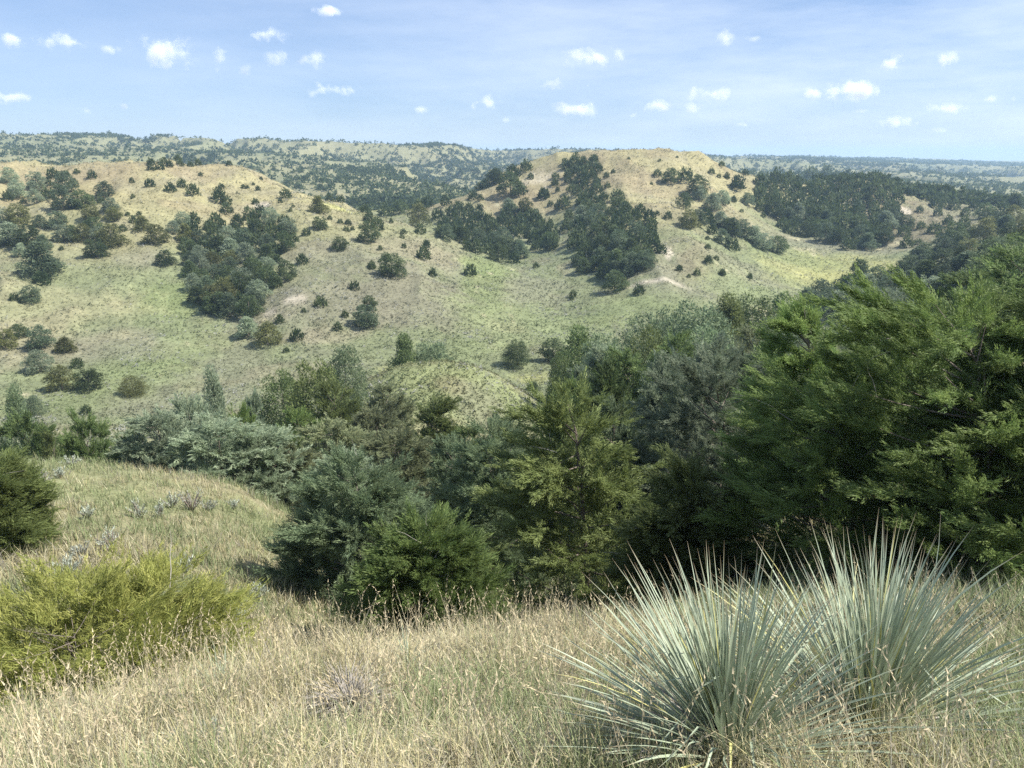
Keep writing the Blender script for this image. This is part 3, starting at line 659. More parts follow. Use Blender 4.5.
# ---- beyond the 285 largest: the smallest ones and the far woods, one object
def clump_field(name, X, Y, Z, S, Hs, leaves, mat, seed, lab, cat, up=.6, wid=.5, tint=None, kind='stuff', lsz=.34, extra=None):
    g = np.random.default_rng(seed)
    n = len(X)
    # unit clump: leaves as triangles on a dome
    NT_ = 12; tm = []
    for _ in range(NT_):
        ph = g.random(leaves) * 6.283; el = np.arccos(1 - g.random(leaves) * .98)
        c = np.stack([np.sin(el) * np.cos(ph), np.sin(el) * np.sin(ph), np.cos(el)], 1)
        p = c * np.array([.5, .5, .95]) * (.55 + .45 * g.random(leaves))[:, None]
        d = unit(c * .7 + g.normal(size=(leaves, 3)) * .5 + [0, 0, up])
        s = unit(np.cross(d, g.normal(size=(leaves, 3))))
        l = lsz * (.7 + .6 * g.random(leaves))[:, None]
        tm.append(np.stack([p - s * wid * l - d * l * .4, p + s * wid * l - d * l * .4, p + d * l * .8], 1).reshape(-1, 3))
    tm = np.array(tm)
    ti = g.integers(0, NT_, n); a = g.random(n) * 6.283
    T_ = tm[ti]
    ca_, sa_ = np.cos(a)[:, None], np.sin(a)[:, None]
    VX = (T_[..., 0] * ca_ - T_[..., 1] * sa_) * S[:, None] + X[:, None]
    VY = (T_[..., 0] * sa_ + T_[..., 1] * ca_) * S[:, None] + Y[:, None]
    VZ = T_[..., 2] * Hs[:, None] + Z[:, None]
    VV = np.stack([VX, VY, VZ], -1).reshape(-1, 3)
    tt = np.repeat(g.random(n) if tint is None else tint, leaves * 3)
    if name is None: return VV, tt
    if extra: VV = np.concatenate([VV, extra[0]]); tt = np.concatenate([tt, extra[1]])
    o = mesh_obj(name, VV, tris=np.arange(len(VV), dtype=np.int32).reshape(-1, 3), mat=mat, attrs={'tint': tt})
    return tag(o, lab, cat, kind=kind)
g = np.random.default_rng(77)
# far woods: on the side of the dissected country that holds them
n = 190000
a = g.uniform(-.72, .72, n); L = g.uniform(math.log(420), math.log(3400), n) ; r = np.exp(L)
X = r * np.sin(a); Y = r * np.cos(a); Z = height(X, Y)
dens = sstep(1.0, .60, incision(X, Y) + (fbm(X / 110, Y / 110, 91, 4) - .5) * 1.1 - .30 * sstep(1100, 2000, r) * (fbm(X / 420, Y / 420, 95, 2) > .40))     # gullies carry the trees
dens = np.maximum(dens, .12)
keep = g.random(n) < dens * .95
X, Y, Z, r = X[keep], Y[keep], Z[keep], r[keep]
S = g.uniform(3.2, 6.0, len(X)) * (1 + .6 * sstep(900, 2600, r)); Hh = S * g.uniform(.6, .95, len(X))
rx = np.array([t['x'] for t in rest]); ry = np.array([t['y'] for t in rest]); rz_ = np.array([t['z'] for t in rest]); rw = np.array([t['w'] for t in rest]); rh = np.array([t['h'] for t in rest])
small = clump_field(None, rx, ry, rz_, rw * 1.22, rh * 1.15, 220, None, 6, None, None, lsz=.17, wid=.30, up=.9)
clump_field('juniper_woods', X, Y, Z - .2, S, Hh, 14, FM['g'], 5, 'dark juniper woods scattered over the far ridges and hilltops', 'woods', extra=small)
print('TREES', len(TREES), 'rest', len(rest), 'far', len(X))
# ------------------------------------------------------------------ ground cover
def col_mat(name, trans=.25, rough=.7, spec=.2):
    m, nt, bs = newmat(name)
    at = nt.add('ShaderNodeAttribute', attribute_name='Col')
    nt.link(at.outputs['Color'], bs.inputs['Base Color']); bs.inputs['Roughness'].default_value = rough; bs.inputs['Specular IOR Level'].default_value = spec
    tr = nt.add('ShaderNodeBsdfTranslucent'); nt.link(at.outputs['Color'], tr.inputs['Color'])
    mx = nt.add('ShaderNodeMixShader', inp={'Fac': trans}); nt.link(bs.outputs[0], mx.inputs[1]); nt.link(tr.outputs[0], mx.inputs[2])
    nt.link(mx.outputs[0], m.node_tree.nodes['Material Output'].inputs['Surface'])
    return m
GRASSM = col_mat('dry_grass_blades'); LEAFM = col_mat('yucca_leaf', .12, .45, .4); TUFTM = col_mat('hill_tufts', .2, .9, .1)
def blades(X, Y, Z, h, w, phi, lean, curl, seg, g):
    """arched tapering blades; returns V (n, 2*seg+1, 3), quads, tris"""
    n = len(X); K = seg + 1
    t = np.linspace(0, 1, K)[None, :]
    ang = lean[:, None] + curl[:, None] * t ** 1.5          # angle from the vertical along the blade
    ds = (h / seg)[:, None]
    hx = np.cumsum(np.sin(ang) * ds, 1) - np.sin(ang[:, :1]) * ds; hz = np.cumsum(np.cos(ang) * ds, 1) - np.cos(ang[:, :1]) * ds
    cx = X[:, None] + hx * np.cos(phi)[:, None]; cy = Y[:, None] + hx * np.sin(phi)[:, None]; cz = Z[:, None] + hz
    ph2 = phi + math.pi / 2 + g.normal(size=n) * .6
    ww = (w[:, None] * .5 * (1 - t ** 1.6 * .95))
    ax, ay = np.cos(ph2)[:, None] * ww, np.sin(ph2)[:, None] * ww
    Lf = np.stack([cx - ax, cy - ay, cz], -1); Rt = np.stack([cx + ax, cy + ay, cz], -1)
    V = np.concatenate([Lf[:, :seg], Rt[:, :seg], Lf[:, seg:seg + 1]], 1)      # last = tip
    b = (np.arange(n) * (2 * seg + 1))[:, None]
    i = np.arange(seg - 1)[None]
    Qd = np.stack([b + i, b + seg + i, b + seg + i + 1, b + i + 1], -1).reshape(-1, 4)
    Td = np.stack([b + seg - 1, b + 2 * seg - 1, b + 2 * seg], -1).reshape(-1, 3)
    return V.reshape(-1, 3), Qd, Td
def clustered(n, r0, r1, amax, g, tuft, per, pw=1.0):
    """points in tufts over a sector, denser towards the viewer's hilltop when pw < 2"""
    m_ = n // per
    a = g.uniform(-amax, amax, m_); u = g.random(m_)
    r = (r0 ** pw + u * (r1 ** pw - r0 ** pw)) ** (1 / pw) if pw else np.exp(math.log(r0) + u * math.log(r1 / r0))
    x = np.repeat(r * np.sin(a), per); y = np.repeat(r * np.cos(a), per); rr = np.repeat(r, per)
    x = x + g.normal(size=len(x)) * tuft * (1 if not pw else 1); y = y + g.normal(size=len(x)) * tuft
    return x, y, np.repeat(np.arange(m_), per)
PAL = np.array([[.64, .57, .33], [.55, .50, .27], [.73, .68, .46], [.29, .35, .16], [.39, .43, .23], [.38, .35, .29], [.52, .45, .31]])
g = np.random.default_rng(1234)
YUC = [(728, 2.38, .78, 560, 0), (866, 2.70, .90, 640, 1)]
ypos = []
for px, d, ln, nl, k in YUC:
    u = (px - 512) / F; z = -2.
    for _ in range(8): x = u * (d * CP - z * SP); z = float(height(x, d))
    ypos.append((x, d, z))
def ground_at(px, d):
    u = (px - 512) / F; z = -.7 * d
    for _ in range(8): x = u * (d * CP - z * SP); z = float(height(x, d))
    return (x, d, z)
CLEAR = [(*ground_at(350, 3.3)[:2], .24), (*ground_at(222, 3.75)[:2], .07), (*ground_at(408, 4.2)[:2], .07), (*ground_at(212, 2.95)[:2], .09)]
def grass_zone(name, n, r0, r1, amax, tuft, per, hmin, hmax, wmin, wmax, seg, lab, pw, seed, green=.3):
    g = np.random.default_rng(seed)
    x, y, tid = clustered(n, r0, r1, amax, g, tuft, per, pw)
    if r1 < 8:
        ok = np.ones(len(x), bool)
        for (a, b, c), rr_ in zip(ypos, (.17, .19)): ok &= (x - a) ** 2 + (y - b) ** 2 > rr_ ** 2
        for a, b, rr_ in CLEAR: ok &= ((x - a) ** 2 + (y - b) ** 2 > rr_ ** 2) | (g.random(len(x)) < .12)
        gap = fbm(x / .32, y / .32, 211, 3); ok &= (gap > .40) | (g.random(len(x)) < .25)
        x, y, tid = x[ok], y[ok], tid[ok]
    n = len(x); z = height(x, y) - .01
    nt_ = tid.max() + 1
    gn = fbm(x / 1.1, y / 1.1, 201, 3) if r1 < 8 else fbm(x / 3.0, y / 3.0, 205, 4)
    hz = (.30 + 1.45 * fbm(x / .55, y / .55, 202, 3)) if r1 < 8 else (.5 + 1.0 * fbm(x / 2.2, y / 2.2, 203, 3))
    th = (.75 + .5 * g.random(nt_))[tid]
    h = g.uniform(hmin, hmax, n) * hz * th; w = g.uniform(wmin, wmax, n)
    pg = np.clip(green + (gn - .5) * 2.4, .05, .92)
    tg = g.random(nt_)[tid]
    isg = (tg * .6 + g.random(n) * .4) < pg
    ci = np.where(isg, g.choice([3, 4], n), g.choice([0, 1, 2, 5, 6], n, p=[.34, .22, .22, .14, .08]))
    col = PAL[ci] * (.62 + .62 * g.random(n))[:, None] * (.88 if r1 < 8 else .70)
    phi = (g.random(nt_) * 6.283)[tid] * .0 + g.random(n) * 6.283
    lean = np.abs(g.normal(size=n)) * .30; curl = np.abs(g.normal(size=n)) * .75
    lean = np.where(isg, lean * 1.1, lean)
    if r1 < 8:
        crl = g.random(n) < .12; curl = np.where(crl, g.uniform(1.6, 3.4, n), curl); w = np.where(crl, w * 1.35, w)
        flat = fbm(x / .4, y / .4, 208, 2) > .62; lean = np.where(flat, lean + .8, lean)
    V, Qd, Td = blades(x, y, z, h, w, phi, lean, curl, seg, g)
    o = mesh_obj(name, V, quads=Qd, tris=Td, mat=GRASSM, attrs={'Col': np.repeat(col, 2 * seg + 1, axis=0)})
    tag(o, lab, 'grass', kind='stuff')
grass_zone('grass', 235000, .6, 5.6, 1.15, .030, 14, .10, .31, .0026, .0056, 4, 'dry straw coloured prairie grass on the hilltop in front', 1.3, 11, .60)
grass_zone('grass', 170000, 5.6, 33, .78, .10, 8, .14, .38, .008, .022, 2, 'tan and green grass on the lower grassy bench', .6, 12, .50)
# taller stems with seed heads
g = np.random.default_rng(88)
n = 5200
x, y, tid = clustered(n, 2.0, 5.3, 1.1, g, .10, 8, 1.6)
ok = np.ones(len(x), bool)
for a, b, c in ypos: ok &= (x - a) ** 2 + (y - b) ** 2 > .2 ** 2
x, y = x[ok], y[ok]; n = len(x); z = height(x, y)
h = g.uniform(.24, .64, n); phi = g.random(n) * 6.283; lean = np.abs(g.normal(size=n)) * .16; curl = np.abs(g.normal(size=n)) * .5
seg = 6
V, Qd, Td = blades(x, y, z, h, np.full(n, .0026), phi, lean, curl, seg, g)
V3 = V.reshape(n, -1, 3); col = np.array([.60, .54, .38]) * (.7 + .6 * g.random(n))[:, None]
vs, ts, cs = [V], [], [np.repeat(col, 2 * seg + 1, axis=0)]
off = len(V)
NS = 9
tt = np.linspace(.66, 1.0, NS)
spk = []
for k, t in enumerate(tt):
    f = t * seg; i = min(int(f), seg - 1); fr = f - i
    A = (V3[:, i] + V3[:, seg + i]) / 2; B = (V3[:, i + 1] + V3[:, seg + i + 1]) / 2 if i + 1 < seg else V3[:, -1]
    P = A * (1 - fr) + B * fr
    dd = unit(unit(B - A) + g.normal(size=(n, 3)) * .35); sd = unit(np.cross(dd, g.normal(size=(n, 3))))
    spk.append(np.stack([P - sd * .003, P + sd * .003, P + dd * .024], 1))
SPK = np.stack(spk, 1).reshape(-1, 3)
Tt = np.concatenate([Td, off + np.arange(len(SPK)).reshape(-1, 3)])
o = mesh_obj('grass', np.concatenate([V, SPK]), quads=Qd, tris=Tt, mat=GRASSM, attrs={'Col': np.concatenate([cs[0], np.repeat(col * np.array([.86, .80, .74]), NS * 3, axis=0)])})
tag(o, 'tall dry grass stems with feathery seed heads along the crest', 'grass', kind='stuff')
# low sage and bunch grass over the valley and the hills
g = np.random.default_rng(99)
n = 210000
a = g.uniform(-.72, .72, n); r = np.exp(g.uniform(math.log(30), math.log(430), n))
X = r * np.sin(a); Y = r * np.cos(a); Z = height(X, Y)
C = ground_col(X, Y, Z)
kd = g.random(n); pn = fbm(X / 12, Y / 12, 301, 4)
S = g.uniform(.14, .42, n) * (1 + r / 260) * (.7 + .6 * pn); Hh = S * g.uniform(.45, .9, n)
dark = (kd < .20 + (pn - .5) * .8)
fac = np.where(dark, g.uniform(.55, .85, n), g.uniform(.82, 1.2, n))
C = C * fac[:, None]; C = np.where(dark[:, None], C * np.array([.82, .95, 1.0]), C)
pale = (kd > .975) | ((fbm(X / 7, Y / 7, 311, 3) > .60) & (kd > .62))
C = np.where(pale[:, None], np.array([.36, .36, .32]) * (.8 + .3 * g.random(n))[:, None], C)
leaves = 5
o = clump_field('scrub', X, Y, Z - .03, S, Hh, leaves, TUFTM, 9, 'low sage and bunch grass dotting the valley floor and hillsides', 'scrub', wid=.6)
at = o.data.color_attributes.new('Col', 'FLOAT_COLOR', 'POINT')
CC = np.concatenate([np.repeat(C, leaves * 3, axis=0), np.ones((n * leaves * 3, 1))], 1).astype(np.float32); at.data.foreach_set('color', CC.ravel())

# ------------------------------------------------------------------ yuccas
def yucca(name, loc, ln, nl, seed, lab, wid=.0115, cat='yucca', dead=140, dirb=(0, 0), group=None):
    g = np.random.default_rng(seed)
    e = empty(name, loc); tag(e, lab, cat, group)
    def leafset(n, el, L, wd, sag, fold, cols, edge):
        K = 8; ph = g.random(n) * 6.283; t = np.linspace(0, 1, K)[None]
        el = el[:, None] - sag[:, None] * t ** 2
        ds = L[:, None] / (K - 1)
        hx = .02 + np.concatenate([np.zeros((n, 1)), np.cumsum(np.cos(el[:, :-1]) * ds, 1)], 1)
        hz = np.concatenate([np.zeros((n, 1)), np.cumsum(np.sin(el[:, :-1]) * ds, 1)], 1)
        bend = (g.normal(size=n) * .10 * L)[:, None] * t ** 2.2; brk = (g.random(n) < .05)[:, None] * np.clip(t - .55, 0, 1) * (L * 1.1)[:, None]
        hz = hz - brk
        cx = hx * np.cos(ph)[:, None] - bend * np.sin(ph)[:, None] + dirb[0] * hz * .3; cy = hx * np.sin(ph)[:, None] + bend * np.cos(ph)[:, None] + dirb[1] * hz * .3; cz = hz + (g.random(n) * .08)[:, None]
        prof_ = np.minimum(1, .75 + t * .8) * (1 - np.clip(t, 0, 1) ** 2.6) + .03
        ww = wd[:, None] * .5 * prof_
        tw = g.normal(size=n)[:, None] * .35
        sx, sy = -np.sin(ph)[:, None], np.cos(ph)[:, None]
        # five points across: margin, blade, keel, blade, margin
        cols_v = []; rows = []
        for k, (o_, dz, mg) in enumerate([(-1, fold, 1), (-.72, fold * .55, 0), (0, 0, 0), (.72, fold * .55, 0), (1, fold, 1)]):
            rows.append(np.stack([cx + sx * ww * o_, cy + sy * ww * o_, cz + ww * dz + ww * o_ * tw], -1))
            cols_v.append(np.repeat((edge if mg else cols)[:, None], K, 1))
        P = np.stack(rows, 2); Cc = np.stack(cols_v, 2)          # n,K,5,3
        Cc[:, 0] = Cc[:, 0] * .4 + np.array([.45, .46, .30]) * .6; Cc[:, -1] = np.array([.34, .25, .15])
        b = (np.arange(n) * K * 5)[:, None, None]; i = np.arange(K - 1)[None, :, None] * 5; j = np.arange(4)[None, None]
        q = np.stack([b + i + j, b + i + j + 1, b + i + 5 + j + 1, b + i + 5 + j], -1).reshape(-1, 4)
        return P.reshape(-1, 3), q, Cc.reshape(-1, 3)
    u_ = g.random(nl)
    el = np.where(u_ < .72, np.arccos(g.random(nl) * .98) , g.uniform(-.12, .5, nl)); el = np.clip(el, -.15, 1.5)
    L = ln * (.72 + .4 * g.random(nl)); wd = wid * (.7 + .5 * g.random(nl))
    cols = np.array([.31, .36, .25]) * (.75 + .5 * g.random(nl))[:, None]
    yel = g.random(nl) < .07; cols[yel] = np.array([.48, .45, .17])
    edge = np.clip(cols * 1.45 + .06, 0, .7)
    P, q, c_ = leafset(nl, el, L, wd, .12 + .25 * g.random(nl), .55, cols, edge)
    mesh_obj('leaves', P, quads=q, mat=LEAFM, attrs={'Col': c_}, parent=e)
    nd = dead
    if nd:
        el = g.uniform(-.05, .42, nd); L = ln * (.35 + .35 * g.random(nd)); wd = wid * (.6 + .5 * g.random(nd))
        cols = np.array([.40, .36, .31]) * (.6 + .7 * g.random(nd))[:, None]
        P, q, c_ = leafset(nd, el, L, wd, .6 + .7 * g.random(nd), .3, cols, cols)
        hz = height(P[:, 0] + loc[0], P[:, 1] + loc[1]) - loc[2] + .012
        P[:, 2] = np.maximum(P[:, 2], hz)
        mesh_obj('dead_leaves', P, quads=q, mat=LEAFM, attrs={'Col': c_}, parent=e)
    return e
twig_later = []
labs = ['large yucca on the dry grass in front, left one of the big pair', 'large yucca with upright leaves, right one of the big pair']
for (px, d, ln, nl, k), p, lab in zip(YUC, ypos, labs):
    yucca('yucca', p, ln, nl, 40 + k, lab, dead=420, group='large yuccas in front', dirb=((-.25, 0), (.1, .1))[k])
yucca('yucca', ground_at(775, 3.9), .50, 110, 51, 'yucca half hidden behind the big pair', dead=30)
yucca('yucca', ground_at(222, 3.75), .30, 46, 52, 'small pale green yucca in the dry grass at left', wid=.008, dead=8)
yucca('yucca', ground_at(408, 4.2), .26, 40, 53, 'small yucca beside the grey twig clump near the crest', wid=.008, dead=8)
yucca('yucca', ground_at(950, 2.6), .34, 40, 54, 'thin low yucca right of the big pair', wid=.008, dead=20)

# ------------------------------------------------------------------ silver sagebrush and dead brush
SAGEM = col_mat('sagebrush_leaf', .2, .8, .2)
def sage_mesh(g, w, h, n, colr, leafw=.02, leafl=.07):
    ns = 16; th = g.random(ns) * 6.283; sp = np.sqrt(g.random(ns)) * .9
    ends = np.stack([np.cos(th) * sp * w / 2, np.sin(th) * sp * w / 2, h * (1 - .4 * sp) * (.7 + .4 * g.random(ns))], 1)
    k = g.integers(0, ns, n); t = (.3 + .7 * g.random(n))[:, None]
    p = ends[k] * t * np.array([1, 1, 1]) + g.normal(size=(n, 3)) * .02 * w; p[:, 2] = np.maximum(p[:, 2], 0)
    d = unit(ends[k] * [1, 1, .8] / h + g.normal(size=(n, 3)) * .6 + [0, 0, .5]); s = unit(np.cross(d, g.normal(size=(n, 3))))
    V = np.stack([p - s * leafw / 2, p + s * leafw / 2, p + d * leafl], 1).reshape(-1, 3)
    c = np.repeat(np.array(colr) * (.75 + .5 * g.random(n))[:, None], 3, axis=0)
    paths = [(np.array([[0, 0, -.02], e_ * .5 + [0, 0, .02 * h], e_ * .95]), np.array([.012, .008, .003]) * (h / .4)) for e_ in ends]
    return V, c, tubes(paths, 4)
g = np.random.default_rng(303)
SG = [(45,489,18,14,'white-grey'),(43,524,20,40,'tall leaning white'),(89,519,14,10,'low'),(141,519,20,16,'pale'),(161,518,8,12,'tiny upright'),(172,508,16,12,'pale'),(192,511,28,18,'round grey'),(234,509,12,8,'low'),
      (113,553,26,20,'bushy white'),(82,560,18,14,'greyish'),(70,574,24,14,'wide low'),(186,573,16,14,'bright pale'),(72,466,16,8,'pale'),(210,511,14,9,'small grey'),(258,600,22,12,'dull'),(240,622,20,14,'faded'),(60,478,14,8,'thin')]
by = [' beside the left-edge juniper',' next to the left bench juniper',' left of the bench middle',' on the upper middle of the bench',' between two pale ones',' left of the round grey one',' in the middle of the bench',' near the ravine edge',
      ' above the yellow-green bush',' left of the bushy white one',' just behind the yellow-green bush',' at the right of the bench',' on the dry rim of the bench',' touching the round grey one',' near the bottom of the bench',' by the dead branches',' under the dry rim of the bench']
for (px, py, wpx, hpx, nm), b_ in zip(SG, by):
    q = hit(px, py)
    if q is None: continue
    cd = q[1] * CP - q[2] * SP; w_ = wpx * cd / F * 1.4; h_ = hpx * cd / F * 1.5
    grey = (.42, .46, .37) if 'grey' not in nm else (.34, .36, .30)
    V, c_, (TV, TQ) = sage_mesh(g, w_, h_, 240, grey, .022, .075)
    e = empty('sagebrush', q); tag(e, f'{nm} sagebrush{b_}', 'sagebrush', 'silver sagebrush on the grassy bench')
    mesh_obj('foliage', V, tris=np.arange(len(V)).reshape(-1, 3), mat=SAGEM, attrs={'Col': c_}, parent=e); mesh_obj('stems', TV, quads=TQ, mat=bark, parent=e)
for px, d, w_, h_, lab in [(212, 2.95, .20, .15, 'pale blue-grey sage plant in the dry grass below the small yucca'), (170, 3.0, .12, .10, 'small grey sage plant in the dry grass at lower left')]:
    V, c_, (TV, TQ) = sage_mesh(g, w_, h_, 420, (.40, .46, .40), .007, .03)
    e = empty('sagebrush', ground_at(px, d)); tag(e, lab, 'sagebrush')
    mesh_obj('foliage', V, tris=np.arange(len(V)).reshape(-1, 3), mat=SAGEM, attrs={'Col': c_}, parent=e); mesh_obj('stems', TV, quads=TQ, mat=bark, parent=e)
def twig_clump(loc, w_, h_, n, seed, lab, name='dead_brush', rad_=.0035):
    g = np.random.default_rng(seed); paths = []
    for i in range(n):
        ph = g.random() * 6.283; el = g.uniform(.02, 1.1); L = w_ / 2 * g.uniform(.5, 1.1); q = np.linspace(0, 1, 5)[:, None]
        dv = np.array([math.cos(ph) * math.cos(el), math.sin(ph) * math.cos(el), math.sin(el) * h_ / (w_ / 2)])
        P = dv * q * L + np.array([0, 0, -.25 * L]) * q ** 2 + g.normal(size=(5, 3)) * .012 * w_ * q + [0, 0, h_ * .25 * g.random()]
        P[:, 2] = np.maximum(P[:, 2], -.02 - .0 * q[:, 0]); paths.append((P, rad_ * (1.1 - .8 * q[:, 0])))
    V, Qd = tubes(paths, 4)
    o = mesh_obj(name, V, quads=Qd, mat=greywood); o.location = loc; tag(o, lab, 'dead brush'); return o
twig_clump(ground_at(350, 3.3), .56, .30, 420, 3, 'grey clump of dry curled twigs and leaves on the dry grass', rad_=.0032)
q = hit(325, 596); twig_clump(q, .75, .40, 120, 4, 'dark dead brush at the foot of the wide blue-green juniper', rad_=.006)
def branch(loc, pts_, r0, lab):
    V, Qd = tubes([(np.array(p_, float), np.linspace(r0, r0 * .3, len(p_))) for p_ in pts_], 5)
    o = mesh_obj('dead_branch', V, quads=Qd, mat=greywood); o.location = loc; tag(o, lab, 'dead branch')
branch(ground_at(292, 4.0), [[(0, 0, 0), (-.05, .02, .08), (-.12, .03, .17), (-.17, .05, .27)], [(-.05, .02, .08), (-.02, .03, .14), (-.03, .05, .2)]], .006, 'pale forked dead branch sticking out of the grass crest')
branch(ground_at(348, 3.5), [[(0, 0, 0), (.01, 0, .12), (.0, .01, .26), (.02, .02, .40)]], .004, 'dark upright dead stalk rising from the grey twig clump')
# ------------------------------------------------------------------ air
zmax = max(float(V_) for V_ in [max((o.matrix_basis.translation.z for o in SC.objects), default=0)])
bpy.ops.mesh.primitive_cube_add(size=1, location=(0, 0, -60))
hz = bpy.context.object; hz.name = 'haze'
gtop = float(gz.max()); glow = float(gz.min())
hz.location = (0, 0, (gtop + 14 + glow - 1) / 2); hz.scale = (9600, 9600, (gtop + 14) - (glow - 1))
tag(hz, 'thin pale blue summer haze over the hills', 'haze', kind='stuff')
m = bpy.data.materials.new('haze'); m.use_nodes = True; n_ = m.node_tree.nodes
for x_ in list(n_): 
    if x_.type != 'OUTPUT_MATERIAL': n_.remove(x_)
pv = n_.new('ShaderNodeVolumePrincipled'); pv.inputs['Density'].default_value = .00024; pv.inputs['Color'].default_value = (.52, .74, 1.0, 1); pv.inputs['Anisotropy'].default_value = .1
m.node_tree.links.new(pv.outputs[0], [x_ for x_ in n_ if x_.type == 'OUTPUT_MATERIAL'][0].inputs['Volume'])
hz.data.materials.clear(); hz.data.materials.append(m)

# ------------------------------------------------------------------ fair-weather clouds, 9 km away
CL = [(165,53,62,26),(58,42,38,18),(270,33,38,18),(312,60,34,14),(276,59,26,17),(220,58,22,17),(245,70,15,11),(108,48,18,12),(14,40,26,14),(15,97,34,12),(334,90,38,13),(330,12,30,8),(124,106,10,6),(87,111,12,8),(421,110,14,6),(485,102,34,12),(506,120,14,8),
 (587,58,38,20),(617,52,18,16),(723,40,26,17),(752,38,22,8),(552,84,26,11),(588,85,8,7),(578,110,50,13),(662,106,32,16),(693,110,22,12),(710,94,36,13),(632,115,12,6),(888,64,26,14),(953,58,24,14),(813,94,24,11),(850,91,60,18),(857,111,22,7),(897,124,36,15),(945,109,36,11),(992,99,12,7),(1014,99,10,8),(740,125,24,6),(940,130,16,6)]
mc = bpy.data.materials.new('cloud_vapour'); mc.use_nodes = True; nt = NT(mc)
for x_ in list(nt.n):
    if x_.type != 'OUTPUT_MATERIAL': nt.n.remove(x_)
outn = nt.n[0]
tc = nt.add('ShaderNodeTexCoord'); oi = nt.add('ShaderNodeObjectInfo')
geo = nt.add('ShaderNodeNewGeometry')
ns = nt.add('ShaderNodeTexNoise', inp={'Scale': .0042, 'Detail': 6, 'Roughness': .68}); nt.link(geo.outputs['Position'], ns.inputs['Vector'])
ln_ = nt.add('ShaderNodeVectorMath', operation='LENGTH'); nt.link(tc.outputs['Object'], ln_.inputs[0])
fall = nt.ramp(ln_.outputs['Value'], 0, 1, .24, -.40)
ad = nt.add('ShaderNodeMath', operation='ADD'); nt.link(fall, ad.inputs[0]); nt.link(nt.ramp(ns.outputs['Fac'], 0, 1, -.42, 1.42), ad.inputs[1])
dn = nt.ramp(ad.outputs[0], .46, .80, 0.0, .012)
vp = nt.add('ShaderNodeVolumePrincipled'); vp.inputs['Color'].default_value = (1, 1, 1, 1); vp.inputs['Anisotropy'].default_value = .0
nt.link(dn, vp.inputs['Density']); nt.link(vp.outputs[0], outn.inputs['Volume'])
bpy.ops.mesh.primitive_ico_sphere_add(subdivisions=3, radius=1); c0 = bpy.context.object; cme = c0.data; bpy.data.objects.remove(c0); cme.materials.append(mc); cme.name = 'cloud'
ks = sorted(CL, key=lambda q: q[1])
rows = [('topmost', ks[:9]), ('upper', ks[9:18]), ('middle', ks[18:27]), ('lower', ks[27:33]), ('lowest', ks[33:])]
for rn, lst in rows:
    for i, (px, py, wp, hp) in enumerate(sorted(lst)):
        D = 9000.; rx, ry, rz2 = ray(px, py); k = D / ry
        o = bpy.data.objects.new('cloud', cme); COL.objects.link(o)
        o.location = (rx * k, D, rz2 * k); sx_ = wp / F * D * .86; o.scale = (sx_, sx_ * .6, hp / F * D * .86); o.rotation_euler = (0, 0, .3 * math.sin(px))
        szn = 'large' if wp > 45 else 'medium' if wp > 22 else 'small'
        tag(o, f"{szn} white puffy cloud in the {rn} row of clouds, {ORD[i]}", 'cloud', 'fair-weather clouds in the blue sky')
# ------------------------------------------------------------------ light, sky, camera
SUN_AZ, SUN_EL = R(98), R(51)      # clockwise from straight ahead
w = bpy.data.worlds.new('World'); SC.world = w; w.use_nodes = True
wn = w.node_tree.nodes; wl = w.node_tree.links
bg = wn['Background']
sky = wn.new('ShaderNodeTexSky'); sky.sky_type = 'NISHITA'; sky.sun_disc = False
sky.sun_elevation = SUN_EL; sky.sun_rotation = SUN_AZ
sky.altitude = 800; sky.air_density = 1.0; sky.dust_density = .35; sky.ozone_density = 2.5
class _W: node_tree = w.node_tree
wt = NT(_W)
tcw = wt.add('ShaderNodeTexCoord')
mp = wt.add('ShaderNodeMapping'); mp.inputs['Scale'].default_value = (2.2, 2.2, 11); mp.inputs['Rotation'].default_value = (.1, .25, .4); wt.link(tcw.outputs['Generated'], mp.inputs['Vector'])
ci = wt.ramp(wt.noise(mp.outputs[0], 1.6, 6, .6), .34, .74, 0, .75)
sx = wt.add('ShaderNodeSeparateXYZ'); wt.link(tcw.outputs['Generated'], sx.inputs[0])
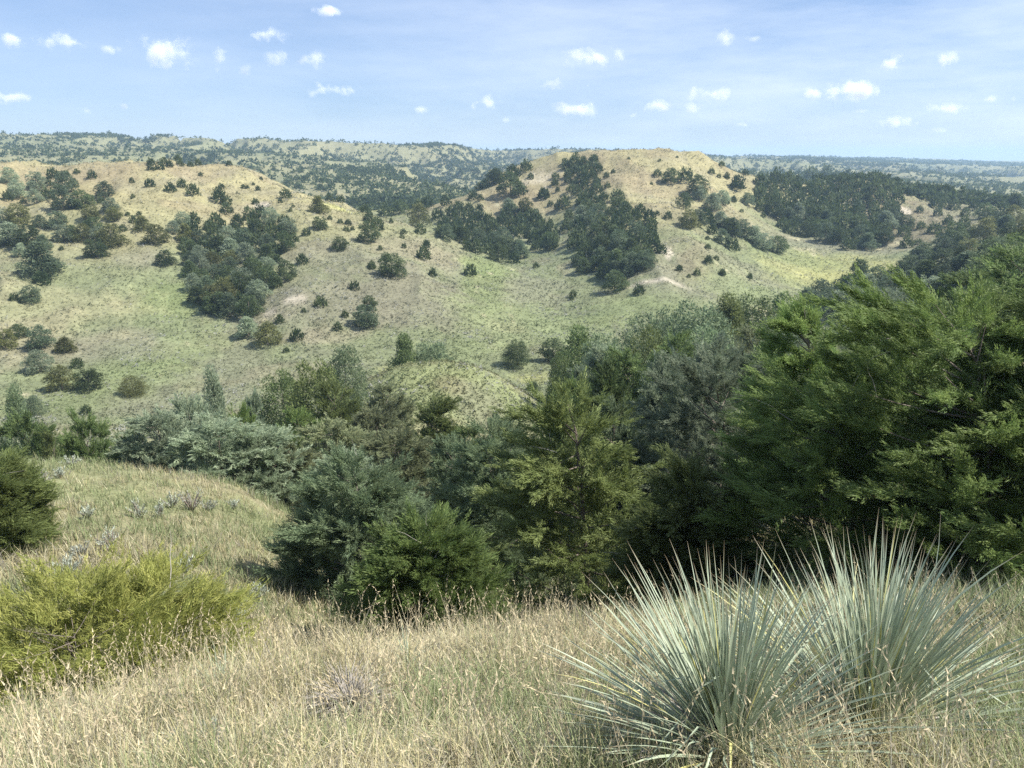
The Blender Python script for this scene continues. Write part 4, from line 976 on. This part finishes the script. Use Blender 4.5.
side_ = wt.ramp(sx.outputs['X'], -.5, .75, .25, 1.0)
mm = wt.add('ShaderNodeMath', operation='MULTIPLY'); wt.link(ci, mm.inputs[0]); wt.link(side_, mm.inputs[1])
tint_ = wt.mix(1.0, sky.outputs[0], (.84, .88, .98), 'MULTIPLY')
flat_ = wt.mix(.5, tint_, (2.9, 3.95, 6.0))
sk = wt.mix(mm.outputs[0], flat_, (7.2, 7.8, 8.8))
wl.new(sk, bg.inputs[0]); bg.inputs[1].default_value = .088
sl = bpy.data.lights.new('sun', 'SUN'); sl.energy = 5.0; sl.angle = R(.6); sl.color = (1, .955, .88)
so = bpy.data.objects.new('sun', sl); COL.objects.link(so)
so.rotation_euler = (math.pi / 2 - SUN_EL, 0, -SUN_AZ + math.pi)
# lamp shines along -Z; make it point from the sun
import mathutils
d = mathutils.Vector((math.sin(SUN_AZ) * math.cos(SUN_EL), math.cos(SUN_AZ) * math.cos(SUN_EL), math.sin(SUN_EL)))
so.rotation_euler = d.to_track_quat('Z', 'Y').to_euler()
cam = bpy.data.cameras.new('camera'); co = bpy.data.objects.new('camera', cam); COL.objects.link(co)
cam.sensor_width = 36; cam.lens = 36 * F / 1024; cam.clip_start = .05; cam.clip_end = 60000
co.location = (0, 0, 0); co.rotation_euler = (math.pi / 2 - PITCH, 0, 0)
SC.camera = co
SC.view_settings.view_transform = 'Standard'; SC.view_settings.look = 'None'; SC.view_settings.gamma = 1
SC.view_settings.exposure = .80; SC.view_settings.use_curve_mapping = False
SC.render.engine = 'CYCLES'
c = SC.cycles
c.max_bounces = 5; c.diffuse_bounces = 3; c.glossy_bounces = 1; c.transmission_bounces = 2; c.volume_bounces = 4; c.transparent_max_bounces = 8
c.use_denoising = False
try: c.denoiser = 'OPENIMAGEDENOISE'
except Exception: pass
c.use_adaptive_sampling = True; c.adaptive_threshold = .01
c.sample_clamp_indirect = 2
c.denoising_input_passes = 'RGB_ALBEDO_NORMAL'; c.denoising_prefilter = 'ACCURATE'
